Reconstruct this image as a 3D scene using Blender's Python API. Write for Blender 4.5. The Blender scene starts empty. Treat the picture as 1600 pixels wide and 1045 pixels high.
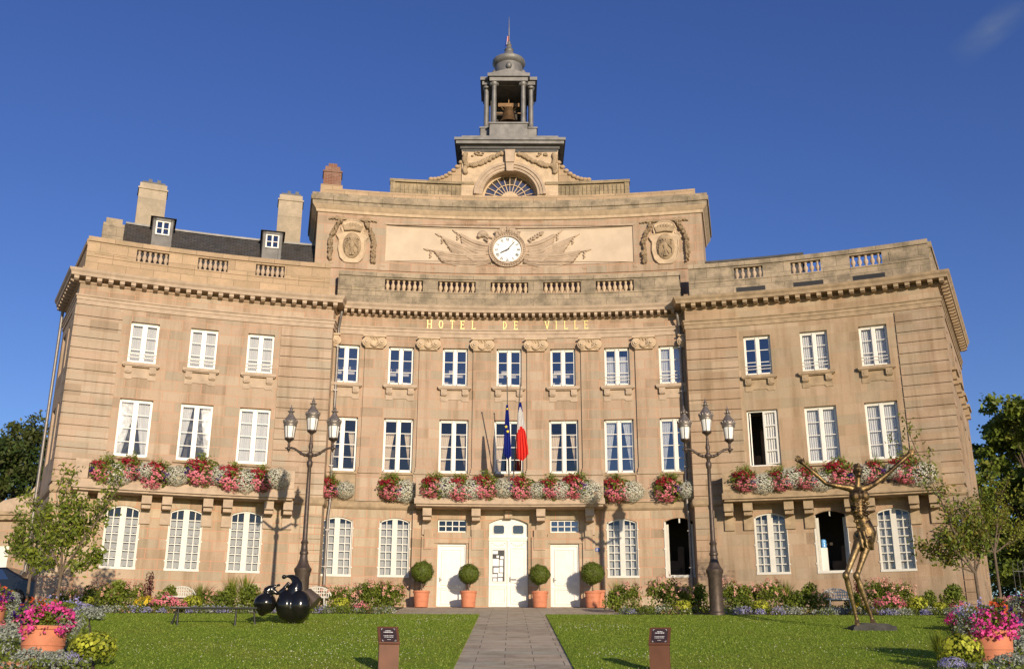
import bpy, math, random
import numpy as np
from mathutils import Matrix, Vector

scene = bpy.context.scene
col = scene.collection
R_ = math.radians
random.seed(7)
rng = np.random.default_rng(11)

# ---------------------------------------------------------------- camera
CAM = Vector((0.126, -44.538, -2.75))
FOC, PITCH, ROLL, YAW = 1627.3, 0.317, 0.003, 0.0
cd = bpy.data.cameras.new('camera')
cam = bpy.data.objects.new('camera', cd)
col.objects.link(cam)
fwd = Vector((math.sin(YAW) * math.cos(PITCH), math.cos(YAW) * math.cos(PITCH), math.sin(PITCH)))
rt = Vector((math.cos(YAW), -math.sin(YAW), 0))
up = rt.cross(fwd)
r2 = rt * math.cos(ROLL) + up * math.sin(ROLL)
u2 = up * math.cos(ROLL) - rt * math.sin(ROLL)
M = Matrix((r2, u2, -fwd)).transposed().to_4x4()
M.translation = CAM
cam.matrix_world = M
cd.sensor_width = 36.0
cd.lens = 36.0 * FOC / 1600.0
cd.clip_start = 0.5
cd.clip_end = 3000
scene.camera = cam

# ---------------------------------------------------------------- light
SUN_AZ, SUN_EL = R_(20.0), R_(12.5)
world = bpy.data.worlds.new('World')
scene.world = world
world.use_nodes = True
wn = world.node_tree
sky = wn.nodes.new('ShaderNodeTexSky')
sky.sky_type = 'NISHITA'
sky.sun_disc = False
sky.sun_elevation = SUN_EL
sky.sun_rotation = R_(180) - SUN_AZ
sky.air_density = 1.0
sky.dust_density = 0.1
sky.ozone_density = 3.5
sky.altitude = 100
hs = wn.nodes.new('ShaderNodeHueSaturation')
hs.inputs['Saturation'].default_value = 1.13
hs.inputs['Hue'].default_value = 0.524
wn.links.new(sky.outputs[0], hs.inputs['Color'])
# a thin wisp of cloud high on the right
tc = wn.nodes.new('ShaderNodeTexCoord')
wd = (fwd * FOC + rt * (1548 - 800) + up * (522.5 - 45)).normalized()
sv = wn.nodes.new('ShaderNodeVectorMath'); sv.operation = 'SUBTRACT'; sv.inputs[1].default_value = wd
wn.links.new(tc.outputs['Generated'], sv.inputs[0])
def wisp_axis(ax, half):
    d = wn.nodes.new('ShaderNodeVectorMath'); d.operation = 'DOT_PRODUCT'; d.inputs[1].default_value = ax
    wn.links.new(sv.outputs[0], d.inputs[0])
    a = wn.nodes.new('ShaderNodeMath'); a.operation = 'ABSOLUTE'; wn.links.new(d.outputs['Value'], a.inputs[0])
    r = wn.nodes.new('ShaderNodeMapRange'); r.inputs[1].default_value = half; r.inputs[2].default_value = 0; r.inputs[3].default_value = 0; r.inputs[4].default_value = 1
    wn.links.new(a.outputs[0], r.inputs[0]); return r.outputs[0]
fall = wn.nodes.new('ShaderNodeMath'); fall.operation = 'MULTIPLY'
wn.links.new(wisp_axis((rt * .75 + up * .66).normalized(), .034), fall.inputs[0]); wn.links.new(wisp_axis((rt * .66 - up * .75).normalized(), .015), fall.inputs[1])
cmap = wn.nodes.new('ShaderNodeMapping'); cmap.inputs['Rotation'].default_value = (0, .6, .5); cmap.inputs['Scale'].default_value = (14, 5, 40)
wn.links.new(tc.outputs['Generated'], cmap.inputs[0])
cn = wn.nodes.new('ShaderNodeTexNoise'); cn.inputs['Scale'].default_value = 2.5; cn.inputs['Detail'].default_value = 6
wn.links.new(cmap.outputs[0], cn.inputs['Vector'])
cm = wn.nodes.new('ShaderNodeMath'); cm.operation = 'MULTIPLY'; wn.links.new(fall.outputs[0], cm.inputs[0]); wn.links.new(cn.outputs[0], cm.inputs[1])
cx = wn.nodes.new('ShaderNodeMix'); cx.data_type = 'RGBA'; cx.inputs[7].default_value = (1.15, 1.6, 2.55, 1)
wn.links.new(cm.outputs[0], cx.inputs[0]); wn.links.new(hs.outputs[0], cx.inputs[6])
wn.links.new(cx.outputs[2], wn.nodes['Background'].inputs[0])
wn.nodes['Background'].inputs[1].default_value = 0.132
sd = bpy.data.lights.new('sun', 'SUN')
sd.energy = 5.0
sd.angle = R_(0.5)
sd.color = (1.0, 0.84, 0.64)
sun = bpy.data.objects.new('sun', sd)
col.objects.link(sun)
dvec = Vector((-math.sin(SUN_AZ) * math.cos(SUN_EL), math.cos(SUN_AZ) * math.cos(SUN_EL), -math.sin(SUN_EL)))
sun.rotation_euler = dvec.to_track_quat('-Z', 'Y').to_euler()
sun.location = (30, -60, 40)
scene.view_settings.view_transform = 'Standard'
scene.view_settings.look = 'None'
scene.view_settings.gamma = 1.0
scene.view_settings.exposure = 0.0
scene.render.engine = 'CYCLES'
scene.cycles.max_bounces = 6
scene.cycles.transparent_max_bounces = 10

# ---------------------------------------------------------------- materials
def nodes(name):
    m = bpy.data.materials.new(name)
    m.use_nodes = True
    nt = m.node_tree
    return m, nt, nt.nodes['Principled BSDF']

def N(nt, t, **kw):
    n = nt.nodes.new(t)
    for k, v in kw.items():
        if k.startswith('i_'):
            n.inputs[k[2:].replace('_', ' ')].default_value = v
        else:
            setattr(n, k, v)
    return n

def c4(c): return (c[0], c[1], c[2], 1.0)

def noise(nt, scale, detail=4, rough=.55, vec=None):
    n = N(nt, 'ShaderNodeTexNoise')
    n.inputs['Scale'].default_value = scale
    n.inputs['Detail'].default_value = detail
    n.inputs['Roughness'].default_value = rough
    if vec is None:
        g = N(nt, 'ShaderNodeNewGeometry')
        vec = g.outputs['Position']
    nt.links.new(vec, n.inputs['Vector'])
    return n.outputs[0]

def ramp(nt, fac, stops):
    r = N(nt, 'ShaderNodeValToRGB')
    el = r.color_ramp.elements
    while len(el) < len(stops): el.new(0.5)
    for e, (p, c) in zip(el, stops):
        e.position = p
        e.color = c4(c) if len(c) == 3 else c
    nt.links.new(fac, r.inputs[0])
    return r.outputs[0]

def mix(nt, a, b, fac, blend='MIX'):
    n = N(nt, 'ShaderNodeMix', data_type='RGBA', blend_type=blend)
    for s, v in ((6, a), (7, b), (0, fac)):
        if hasattr(v, 'node'): nt.links.new(v, n.inputs[s])
        elif isinstance(v, (int, float)): n.inputs[s].default_value = v
        else: n.inputs[s].default_value = c4(v)
    return n.outputs[2]

def bump(nt, p, h, strength=.4, dist=.02):
    b = N(nt, 'ShaderNodeBump')
    b.inputs['Strength'].default_value = strength
    b.inputs['Distance'].default_value = dist
    nt.links.new(h, b.inputs['Height'])
    nt.links.new(b.outputs[0], p.inputs['Normal'])

def plain(name, c, rough=.6, metal=0., var=.12, scale=6., spec=None, bmp=0.):
    m, nt, p = nodes(name)
    n = noise(nt, scale, 5)
    lo = tuple(x * (1 - var) for x in c); hi = tuple(min(1, x * (1 + var)) for x in c)
    nt.links.new(ramp(nt, n, [(.3, lo), (.7, hi)]), p.inputs['Base Color'])
    p.inputs['Roughness'].default_value = rough
    p.inputs['Metallic'].default_value = metal
    if spec is not None: p.inputs['Specular IOR Level'].default_value = spec
    if bmp: bump(nt, p, noise(nt, scale * 6, 4), bmp, .01)
    return m

def ashlar(name, c1, c2, joint, bw=.95, bh=.43, ms=.012, stain=(.20, .17, .13), stain_amt=.25, off=(0, 0), bmp=.5, tint=(.49, .35, .26)):
    """dressed stone: coursed blocks from the wall's own metre coordinates (UV), block-to-block colour change, stains, joints"""
    m, nt, p = nodes(name)
    uv = N(nt, 'ShaderNodeUVMap')
    mp = N(nt, 'ShaderNodeMapping')
    mp.inputs['Location'].default_value = (off[0], off[1], 0)
    nt.links.new(uv.outputs[0], mp.inputs[0])
    b = N(nt, 'ShaderNodeTexBrick', offset=.5, squash=1.0)
    b.inputs['Scale'].default_value = 1.0
    b.inputs['Brick Width'].default_value = bw
    b.inputs['Row Height'].default_value = bh
    b.inputs['Mortar Size'].default_value = ms
    b.inputs['Mortar Smooth'].default_value = .3
    b.inputs['Bias'].default_value = 0
    b.inputs['Color1'].default_value = (0, 0, 0, 1)
    b.inputs['Color2'].default_value = (1, 1, 1, 1)
    b.inputs['Mortar'].default_value = (.5, .5, .5, 1)
    nt.links.new(mp.outputs[0], b.inputs['Vector'])
    n1 = noise(nt, 1.1, 6, .6)
    n2 = noise(nt, 22, 4, .7)
    n3 = noise(nt, .35, 5, .6)
    mid_ = [(x + y) / 2 for x, y in zip(c1, c2)]
    pk = (mid_[0] * 1.03, mid_[1] * .965, mid_[2] * .95); gy = (mid_[0] * .87, mid_[1] * .92, mid_[2] * .94)
    body = ramp(nt, b.outputs['Color'], [(0, c1), (.2, pk), (.38, mid_), (.55, gy), (.7, c2), (.85, pk), (1, [x * .86 for x in c1])])
    body = mix(nt, body, tint, ramp(nt, n1, [(.48, (0, 0, 0)), (.75, (.55, .55, .55))]))
    body = mix(nt, body, (.72, .70, .68), ramp(nt, n2, [(.25, (.55, .55, .55)), (.5, (0, 0, 0))]), 'MULTIPLY')
    body = mix(nt, body, stain, ramp(nt, n3, [(.5, (0, 0, 0)), (.8, (stain_amt,) * 3)]))
    # rain streaks: noise drawn out down the wall
    sm = N(nt, 'ShaderNodeMapping'); sm.inputs['Scale'].default_value = (2.4, 2.4, .22)
    gg = N(nt, 'ShaderNodeNewGeometry'); nt.links.new(gg.outputs['Position'], sm.inputs[0])
    n4 = noise(nt, 1.0, 5, .65, sm.outputs[0])
    body = mix(nt, body, (.70, .66, .60), ramp(nt, n4, [(.46, (0, 0, 0)), (.70, (.95,) * 3)]), 'MULTIPLY')
    body = mix(nt, body, joint, b.outputs['Fac'])
    nt.links.new(body, p.inputs['Base Color'])
    p.inputs['Roughness'].default_value = .9
    p.inputs['Specular IOR Level'].default_value = .15
    h = mix(nt, n2, (0, 0, 0), b.outputs['Fac'])
    bump(nt, p, h, bmp, .02)
    return m

def weathered(name, c, dark, lichen, amt=.5, bw=1.1, bh=.45):
    m, nt, p = nodes(name)
    uv = N(nt, 'ShaderNodeUVMap')
    b = N(nt, 'ShaderNodeTexBrick', offset=.5)
    b.inputs['Scale'].default_value = 1
    b.inputs['Brick Width'].default_value = bw
    b.inputs['Row Height'].default_value = bh
    b.inputs['Mortar Size'].default_value = .01
    b.inputs['Color1'].default_value = c4(c)
    b.inputs['Color2'].default_value = c4([x * .8 for x in c])
    b.inputs['Mortar'].default_value = c4([x * .45 for x in c])
    nt.links.new(uv.outputs[0], b.inputs['Vector'])
    n1 = noise(nt, 1.6, 8, .7)
    n2 = noise(nt, 5.5, 6, .7)
    n3 = noise(nt, 30, 4, .7)
    k = mix(nt, b.outputs['Color'], dark, ramp(nt, n1, [(.42, (0, 0, 0)), (.62, (amt,) * 3)]))
    k = mix(nt, k, lichen, ramp(nt, n2, [(.55, (0, 0, 0)), (.72, (.55,) * 3)]))
    k = mix(nt, k, (.6, .6, .6), ramp(nt, n3, [(.3, (.6,) * 3), (.5, (0, 0, 0))]), 'MULTIPLY')
    nt.links.new(k, p.inputs['Base Color'])
    p.inputs['Roughness'].default_value = .95
    p.inputs['Specular IOR Level'].default_value = .1
    bump(nt, p, n3, .6, .03)
    return m

def glass_mat(name, tint, gloss):
    m = bpy.data.materials.new(name)
    m.use_nodes = True
    nt = m.node_tree
    nt.nodes.clear()
    out = N(nt, 'ShaderNodeOutputMaterial')
    tr = N(nt, 'ShaderNodeBsdfTransparent'); tr.inputs[0].default_value = c4(tint)
    gl = N(nt, 'ShaderNodeBsdfGlossy'); gl.inputs['Roughness'].default_value = .02
    gl.inputs[0].default_value = (1, 1, 1, 1)
    # old drawn glass is never quite flat
    b = N(nt, 'ShaderNodeBump'); b.inputs['Strength'].default_value = .035; b.inputs['Distance'].default_value = .05
    nt.links.new(noise(nt, 2.2, 2), b.inputs['Height'])
    nt.links.new(b.outputs[0], gl.inputs['Normal'])
    mx = N(nt, 'ShaderNodeMixShader'); mx.inputs[0].default_value = gloss
    nt.links.new(tr.outputs[0], mx.inputs[1]); nt.links.new(gl.outputs[0], mx.inputs[2])
    nt.links.new(mx.outputs[0], out.inputs[0])
    return m

def leafmat(name, c, trans=.35, var=.35, rough=.5):
    m, nt, p = nodes(name)
    n = noise(nt, 3.0, 3)
    oi = N(nt, 'ShaderNodeNewGeometry')
    k = ramp(nt, oi.outputs['Random Per Island'], [(0, [x * (1 - var) for x in c]), (.6, c), (1, [min(1, x * (1 + var)) for x in c])])
    nt.links.new(k, p.inputs['Base Color'])
    p.inputs['Roughness'].default_value = rough
    p.inputs['Specular IOR Level'].default_value = .3
    if trans:
        out = nt.nodes['Material Output']
        t = N(nt, 'ShaderNodeBsdfTranslucent')
        nt.links.new(k, t.inputs[0])
        mx = N(nt, 'ShaderNodeMixShader'); mx.inputs[0].default_value = trans
        nt.links.new(p.outputs[0], mx.inputs[1]); nt.links.new(t.outputs[0], mx.inputs[2])
        nt.links.new(mx.outputs[0], out.inputs[0])
    return m

MT = {}
MT['ashlar'] = ashlar('facade_ashlar', (0.382, 0.288, 0.203), (0.479, 0.376, 0.275), (0.517, 0.289, 0.184), 1.0, .44, .013)
MT['ashlar_ground'] = ashlar('ground_floor_ashlar', (0.393, 0.299, 0.200), (0.520, 0.415, 0.293), (0.526, 0.275, 0.171), 1.0, .395, .016, stain=(.28, .22, .15), stain_amt=.4)
MT['rustic'] = ashlar('rusticated_ashlar', (0.391, 0.297, 0.209), (0.495, 0.399, 0.299), (0.458, 0.299, 0.189), 1.1, .46, .007, stain_amt=.45)
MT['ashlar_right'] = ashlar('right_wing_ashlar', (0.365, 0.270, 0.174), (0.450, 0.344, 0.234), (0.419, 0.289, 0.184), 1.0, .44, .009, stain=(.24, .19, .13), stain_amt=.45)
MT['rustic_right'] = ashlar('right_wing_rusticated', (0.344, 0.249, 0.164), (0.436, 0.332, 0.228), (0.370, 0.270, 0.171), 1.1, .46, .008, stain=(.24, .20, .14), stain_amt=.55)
MT['trim'] = plain('carved_stone', (0.451, 0.348, 0.255), .9, var=.16, scale=3, spec=.15, bmp=.35)
MT['trim_pale'] = plain('pale_carved_stone', (.53, .405, .275), .9, var=.16, scale=4, spec=.15, bmp=.35)
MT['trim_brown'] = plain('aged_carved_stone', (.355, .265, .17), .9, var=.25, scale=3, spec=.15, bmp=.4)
MT['plaster'] = plain('cream_plaster', (.555, .447, .335), .9, var=.09, scale=1.5, spec=.1)
MT['grey_stone'] = weathered('weathered_grey_stone', (0.451, 0.360, 0.256), (.12, .105, .078), (.30, .28, .14), .65)
MT['streaked_stone'] = weathered('streaked_pale_stone', (.46, .36, .23), (.10, .085, .06), (.33, .30, .16), .6)
MT['light_weather'] = weathered('lightly_weathered_stone', (.53, .38, .245), (.25, .20, .13), (.36, .32, .16), .35)
MT['lead'] = plain('grey_lead', (.19, .183, .172), .55, .3, .3, 2.5)
MT['lead_dark'] = plain('dark_lead', (.07, .068, .065), .55, .3, .3, 2.5)
MT['slate'] = ashlar('roof_slate', (.055, .055, .058), (.085, .08, .08), (.03, .03, .03), .25, .14, .012, stain=(.20, .12, .05), stain_amt=.3, tint=(.09, .075, .06))
MT['render'] = weathered('chimney_render', (.55, .45, .33), (.28, .24, .18), (.30, .29, .16), .5, 9, 9)
MT['brick'] = ashlar('chimney_brick', (.19, .075, .05), (.25, .10, .065), (.28, .22, .17), .24, .08, .01)
MT['white'] = plain('white_paint', (.76, .735, .67), .45, var=.06, scale=4)
MT['white_iron'] = plain('white_painted_iron', (.62, .60, .53), .5, var=.07, scale=5)
MT['glass'] = glass_mat('window_glass', (.93, .94, .95), .085)
MT['dark_pane'] = plain('dark_door_pane', (.05, .065, .085), .08, var=.1, spec=.8)
MT['glass_low'] = glass_mat('ground_floor_glass', (.93, .94, .94), .07)
MT['glass_sky'] = glass_mat('sky_mirroring_glass', (.88, .90, .92), .20)
MT['inside'] = plain('dim_interior', (.07, .06, .05), .9)  # near-black colour stands in for the shade inside deep rooms
MT['ceiling'] = plain('room_ceiling', (.32, .27, .22), .9)
MT['sheer'] = leafmat('sheer_curtain', (.82, .81, .78), .3, .03, .9)
MT['cream_curtain'] = leafmat('cream_curtain', (.86, .73, .56), .3, .04, .9)
MT['lace'] = leafmat('lace_blind', (.50, .49, .47), .25, .05, .9)
MT['gold'] = plain('gilt_letter', (.86, .66, .26), .42, .35, .06)
MT['black_iron'] = plain('black_iron', (.03, .028, .026), .45, .3, .3)
MT['lamp_iron'] = plain('brown_cast_iron', (.085, .062, .05), .5, .45, .3, 9, bmp=.3)
MT['lamp_cap'] = plain('grey_zinc', (.23, .20, .175), .45, .55, .3, 9, bmp=.3)
MT['opal'] = plain('opal_glass', (.80, .79, .75), .25, var=.03)
MT['pipe'] = plain('zinc_pipe', (.22, .20, .185), .5, .5, .2)
MT['terracotta'] = plain('terracotta', (.56, .205, .105), .75, var=.15, scale=5, bmp=.1)
MT['bark'] = plain('tree_bark', (.13, .095, .065), .9, var=.35, scale=14, bmp=.5)
MT['corten'] = plain('rust_brown_steel', (.13, .05, .025), .6, .2, .15, 4)
MT['panel_dark'] = plain('dark_panel', (.05, .032, .032), .35, .1, .1)
MT['ink_white'] = plain('white_print', (.8, .8, .78), .6, var=.02)
MT['ink_black'] = plain('black_print', (.015, .015, .015), .5, var=.1)
MT['bronze_black'] = plain('polished_black_bronze', (.008, .0075, .007), .17, 0.0, .3, 3, spec=.5)
MT['bell'] = plain('bell_bronze', (.20, .12, .06), .5, .7, .3, 6)
MT['flag_blue'] = leafmat('blue_cloth', (.025, .045, .36), .25, .02, .7)
MT['flag_white'] = leafmat('white_cloth', (.80, .79, .78), .25, .02, .7)
MT['flag_red'] = leafmat('red_cloth', (.80, .055, .04), .25, .02, .7)
MT['flag_star'] = plain('yellow_star', (.85, .65, .03), .7, var=.03)
MT['plate_blue'] = plain('blue_enamel', (.02, .05, .25), .3, var=.04)
MT['car_paint'] = plain('black_car_paint', (.012, .013, .018), .12, .1, .05, spec=.7)
MT['rubber'] = plain('black_rubber', (.02, .02, .02), .8)
MT['soil'] = plain('dark_soil', (.10, .07, .045), .95, var=.4, scale=9, bmp=.6)
MT['bed_brick'] = ashlar('bed_edging_brick', (.40, .17, .10), (.50, .24, .15), (.42, .36, .28), .22, .07, .008)

def _bronze():
    m, nt, p = nodes('gilded_bronze')
    n = noise(nt, 3.5, 6, .65)
    k = ramp(nt, n, [(.40, (.045, .03, .017)), (.55, (.19, .125, .055)), (.72, (.48, .34, .14))])
    # polished legs below, darker patina on trunk and arms
    tc = N(nt, 'ShaderNodeTexCoord'); sx_ = N(nt, 'ShaderNodeSeparateXYZ'); nt.links.new(tc.outputs['Generated'], sx_.inputs[0])
    gold = ramp(nt, n, [(.32, (.11, .075, .038)), (.52, (.24, .17, .082)), (.72, (.42, .31, .155))])
    k = mix(nt, gold, k, ramp(nt, sx_.outputs[2], [(.40, (0, 0, 0)), (.52, (1, 1, 1))]))
    nt.links.new(k, p.inputs['Base Color'])
    p.inputs['Metallic'].default_value = .85
    p.inputs['Roughness'].default_value = .5
    bump(nt, p, noise(nt, 12, 4, .6), .45, .03)
    return m
MT['bronze'] = _bronze()

def _lawn():
    m, nt, p = nodes('mown_grass')
    a = noise(nt, .35, 5); b = noise(nt, 3.2, 6, .7); c = noise(nt, 55, 3, .8)
    k = ramp(nt, b, [(.32, (.20, .31, .028)), (.55, (.27, .40, .035)), (.75, (.34, .45, .05))])
    k = mix(nt, k, (.36, .34, .06), ramp(nt, a, [(.45, (0, 0, 0)), (.7, (.6,) * 3)]))
    k = mix(nt, k, (.55, .6, .4), ramp(nt, c, [(.35, (.7,) * 3), (.55, (0, 0, 0))]), 'MULTIPLY')
    nt.links.new(k, p.inputs['Base Color'])
    p.inputs['Roughness'].default_value = .9
    p.inputs['Specular IOR Level'].default_value = .1
    bump(nt, p, c, .8, .05)
    return m
MT['lawn'] = _lawn()
MT['paving'] = ashlar('granite_paving', (0.480, 0.421, 0.302), (0.600, 0.525, 0.385), (.20, .17, .12), 1.15, .68, .012, stain=(.22, .19, .15), stain_amt=.5, tint=(.44, .37, .31))
MT['gravel'] = plain('gravel', (.30, .24, .18), .95, var=.3, scale=30, bmp=.5)

LEAF = {
    'green': leafmat('leaf_green', (.15, .20, .028)),
    'mid': leafmat('leaf_mid_green', (.20, .25, .034)),
    'dark': leafmat('leaf_dark_green', (.055, .09, .02)),
    'box': leafmat('boxwood_leaf', (.12, .16, .02), .25),
    'yellowgreen': leafmat('leaf_yellow_green', (.23, .27, .03)),
    'lime': leafmat('leaf_lime', (.50, .52, .05)),
    'silver': leafmat('leaf_silver', (.33, .36, .30), .2),
    'autumn': leafmat('leaf_autumn', (.20, .17, .03)),
    'purple_leaf': leafmat('leaf_dark_red', (.11, .022, .025)),
    'red': leafmat('petal_dark_red', (.36, .02, .038), .25, .3),
    'pink': leafmat('petal_pink', (.78, .23, .29), .3, .2),
    'hot': leafmat('petal_hot_pink', (.80, .085, .36), .3, .2),
    'pale': leafmat('petal_pale_pink', (.74, .40, .30), .3, .2),
    'violet': leafmat('petal_violet', (.075, .02, .20), .3, .3),
    'lav': leafmat('petal_lavender', (.33, .31, .58), .3, .25),
    'white': leafmat('petal_white', (.70, .68, .56), .3, .12),
    'cream': leafmat('petal_greyish_white', (.76, .76, .63), .35, .12),
    'yellow': leafmat('petal_yellow', (.80, .60, .03), .3, .2),
    'orange': leafmat('petal_orange_red', (.70, .12, .035), .3, .2),
}
# ---------------------------------------------------------------- helpers
RC, RW, DW = 43.571, 42.113, .657          # the concave front: radius of the centre, of the wings, and the wings' step forward
def CEN(s, o, z):
    t = s / RC
    return ((RC - o) * math.sin(t), (RC - o) * math.cos(t) - RC, z)
def WIN(s, o, z):
    t = s / RW
    return ((RW - o) * math.sin(t), (RW - o) * math.cos(t) - RW - DW, z)
def LOC(s, o, z): return (s, -o, z)        # local frame of a part: x along the wall, outward is -y
def ID(s, o, z): return (s, o, z)          # freestanding things: plain x, y, z
END = 18.17
def SIDE(sign):
    t = sign * (END / RW + (.085 if sign < 0 else .035))
    d = (math.sin(t), math.cos(t)); n = (math.cos(t) * sign, -math.sin(t) * sign)
    x0, y0, _ = WIN(sign * END, 0, 0)
    return lambda s, o, z: (x0 + d[0] * s + n[0] * o, y0 + d[1] * s + n[1] * o, z)

class MB:
    def __init__(s, f=LOC, seg=1.1):
        s.f = f; s.v = []; s.fc = []; s.uv = []; s.mi = []; s.seg = seg if f in (CEN, WIN) else 1e9
    def poly(s, pts, uv=None, mi=0, raw=False):
        i = len(s.v)
        if uv is None:
            a = [max(p[k] for p in pts) - min(p[k] for p in pts) for k in range(3)]
            k = a.index(min(a))
            u = {0: (1, 2), 1: (0, 2), 2: (0, 1)}[k]
            uv = [(p[u[0]], p[u[1]]) for p in pts]
        s.v += [tuple(p) if raw else s.f(*p) for p in pts]
        s.fc.append(tuple(range(i, i + len(pts)))); s.uv.append(uv); s.mi.append(mi)
    def box(s, a, b, o0, o1, z0, z1, mi=0):
        n = max(1, math.ceil((b - a) / s.seg))
        for k in range(n):
            p = a + (b - a) * k / n; q = a + (b - a) * (k + 1) / n
            s.poly([(p, o1, z0), (q, o1, z0), (q, o1, z1), (p, o1, z1)], None, mi)
            s.poly([(p, o0, z0), (p, o0, z1), (q, o0, z1), (q, o0, z0)], None, mi)
            s.poly([(p, o0, z1), (p, o1, z1), (q, o1, z1), (q, o0, z1)], None, mi)
            s.poly([(p, o0, z0), (q, o0, z0), (q, o1, z0), (p, o1, z0)], None, mi)
        s.poly([(a, o0, z0), (a, o1, z0), (a, o1, z1), (a, o0, z1)], None, mi)
        s.poly([(b, o0, z0), (b, o0, z1), (b, o1, z1), (b, o1, z0)], None, mi)
        return s
    def prism(s, pts, o0, o1, mi=0):
        """polygon of (s, z) pushed from o0 to o1"""
        s.poly([(x, o1, z) for x, z in pts], [(x, z) for x, z in pts], mi)
        s.poly([(x, o0, z) for x, z in reversed(pts)], [(x, z) for x, z in reversed(pts)], mi)
        L = 0
        for (x0, z0), (x1, z1) in zip(pts, pts[1:] + pts[:1]):
            d = math.hypot(x1 - x0, z1 - z0)
            s.poly([(x0, o0, z0), (x1, o0, z1), (x1, o1, z1), (x0, o1, z0)], [(L, 0), (L + d, 0), (L + d, o1 - o0), (L, o1 - o0)], mi)
            L += d
        return s
    def grid(s, rows, mi=0, close=False, raw=False):
        """rows of points, shared vertices (smooth)"""
        i = len(s.v); n = len(rows[0])
        for r in rows: s.v += [tuple(p) if raw else s.f(*p) for p in r]
        for a in range(len(rows) - 1):
            for b in range(n if close else n - 1):
                c = (b + 1) % n
                s.fc.append((i + a * n + b, i + a * n + c, i + (a + 1) * n + c, i + (a + 1) * n + b))
                s.uv.append([(b * .1, a * .1), (b * .1 + .1, a * .1), (b * .1 + .1, a * .1 + .1), (b * .1, a * .1 + .1)]); s.mi.append(mi)
        return s
    def cap(s, ring, mi=0):
        i = len(s.v); s.v += [s.f(*p) for p in ring]
        s.fc.append(tuple(range(i, i + len(ring)))); s.uv.append([(p[0], p[1]) for p in ring]); s.mi.append(mi)
    def lathe(s, prof, c=(0, 0, 0), n=16, mi=0, sx=1, sy=1, rot=0):
        rows = [[(c[0] + r * sx * math.cos(2 * math.pi * k / n + rot), c[1] + r * sy * math.sin(2 * math.pi * k / n + rot), c[2] + z) for k in range(n)] for r, z in prof]
        s.grid(rows, mi, True)
        for r in (rows[0], rows[-1]): s.cap(r, mi)
        return s
    def tube(s, pts, rad, n=8, mi=0, cap=True):
        pts = [Vector(p) for p in pts]
        if not hasattr(rad, '__len__'): rad = [rad] * len(pts)
        rows = []
        ref = Vector((.13, .31, .94))
        for k, p in enumerate(pts):
            t = (pts[min(k + 1, len(pts) - 1)] - pts[max(k - 1, 0)]).normalized()
            if abs(t.dot(ref)) > .95: ref = Vector((.9, .2, .1))
            a = (ref - t * t.dot(ref)).normalized(); b = t.cross(a); ref = a
            rows.append([tuple(p + (a * math.cos(2 * math.pi * q / n) + b * math.sin(2 * math.pi * q / n)) * rad[k]) for q in range(n)])
        s.grid(rows, mi, True)
        if cap:
            s.cap(rows[0], mi); s.cap(rows[-1], mi)
        return s
    def ball(s, c, r, n=10, m=7, mi=0):
        if not hasattr(r, '__len__'): r = (r, r, r)
        rows = [[(c[0] + r[0] * math.sin(math.pi * a / m) * math.cos(2 * math.pi * b / n), c[1] + r[1] * math.sin(math.pi * a / m) * math.sin(2 * math.pi * b / n), c[2] + r[2] * math.cos(math.pi * a / m)) for b in range(n)] for a in range(m + 1)]
        return s.grid(rows, mi, True)
    def sweep(s, path, prof, mi=0, caps=True):
        """profile (out, z) along a path of world (x, y) points, out = right-hand side, mitred"""
        P = [Vector((p[0], p[1])) for p in path]
        nr = []
        for k in range(len(P)):
            ds = []
            if k > 0: ds.append((P[k] - P[k - 1]).normalized())
            if k < len(P) - 1: ds.append((P[k + 1] - P[k]).normalized())
            ns = [Vector((d.y, -d.x)) for d in ds]
            if len(ns) == 1: nr.append(ns[0])
            else:
                m = (ns[0] + ns[1]); m.normalize()
                nr.append(m / max(.35, m.dot(ns[0])))
        L = [0]
        for k in range(1, len(P)): L.append(L[-1] + (P[k] - P[k - 1]).length)
        pl = [0]
        for k in range(1, len(prof)): pl.append(pl[-1] + math.hypot(prof[k][0] - prof[k - 1][0], prof[k][1] - prof[k - 1][1]))
        for k in range(len(P) - 1):
            for q in range(len(prof) - 1):
                def pt(a, b):
                    w = P[a] + nr[a] * prof[b][0]
                    return (w.x, w.y, prof[b][1])
                s.poly([pt(k, q), pt(k + 1, q), pt(k + 1, q + 1), pt(k, q + 1)],
                       [(L[k], prof[q][1]), (L[k + 1], prof[q][1]), (L[k + 1], prof[q][1] + pl[q + 1] - pl[q]), (L[k], prof[q][1] + pl[q + 1] - pl[q])], mi, True)
        if caps:
            for k in (0, len(P) - 1):
                pp = [((P[k] + nr[k] * o).x, (P[k] + nr[k] * o).y, z) for o, z in prof]
                s.poly(pp, [(o, z) for o, z in prof], mi, True)
        return s
    def build(s, name, mats, parent=None, loc=(0, 0, 0), rz=0, smooth=None):
        me = bpy.data.meshes.new(name)
        me.from_pydata(s.v, [], s.fc)
        uvl = me.uv_layers.new(name='UVMap')
        uvl.data.foreach_set('uv', [c for f in s.uv for p in f for c in p])
        if not isinstance(mats, (list, tuple)): mats = [mats]
        for m in mats: me.materials.append(m)
        me.polygons.foreach_set('material_index', s.mi)
        if smooth:
            me.polygons.foreach_set('use_smooth', [True] * len(me.polygons))
            me.set_sharp_from_angle(angle=R_(smooth))
        me.update()
        return link(name, me, parent, loc, rz)

def link(name, me, parent=None, loc=(0, 0, 0), rz=0):
    o = bpy.data.objects.new(name, me)
    col.objects.link(o)
    o.location = loc
    o.rotation_euler = (0, 0, rz)
    if parent is not None: o.parent = parent
    return o

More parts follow.
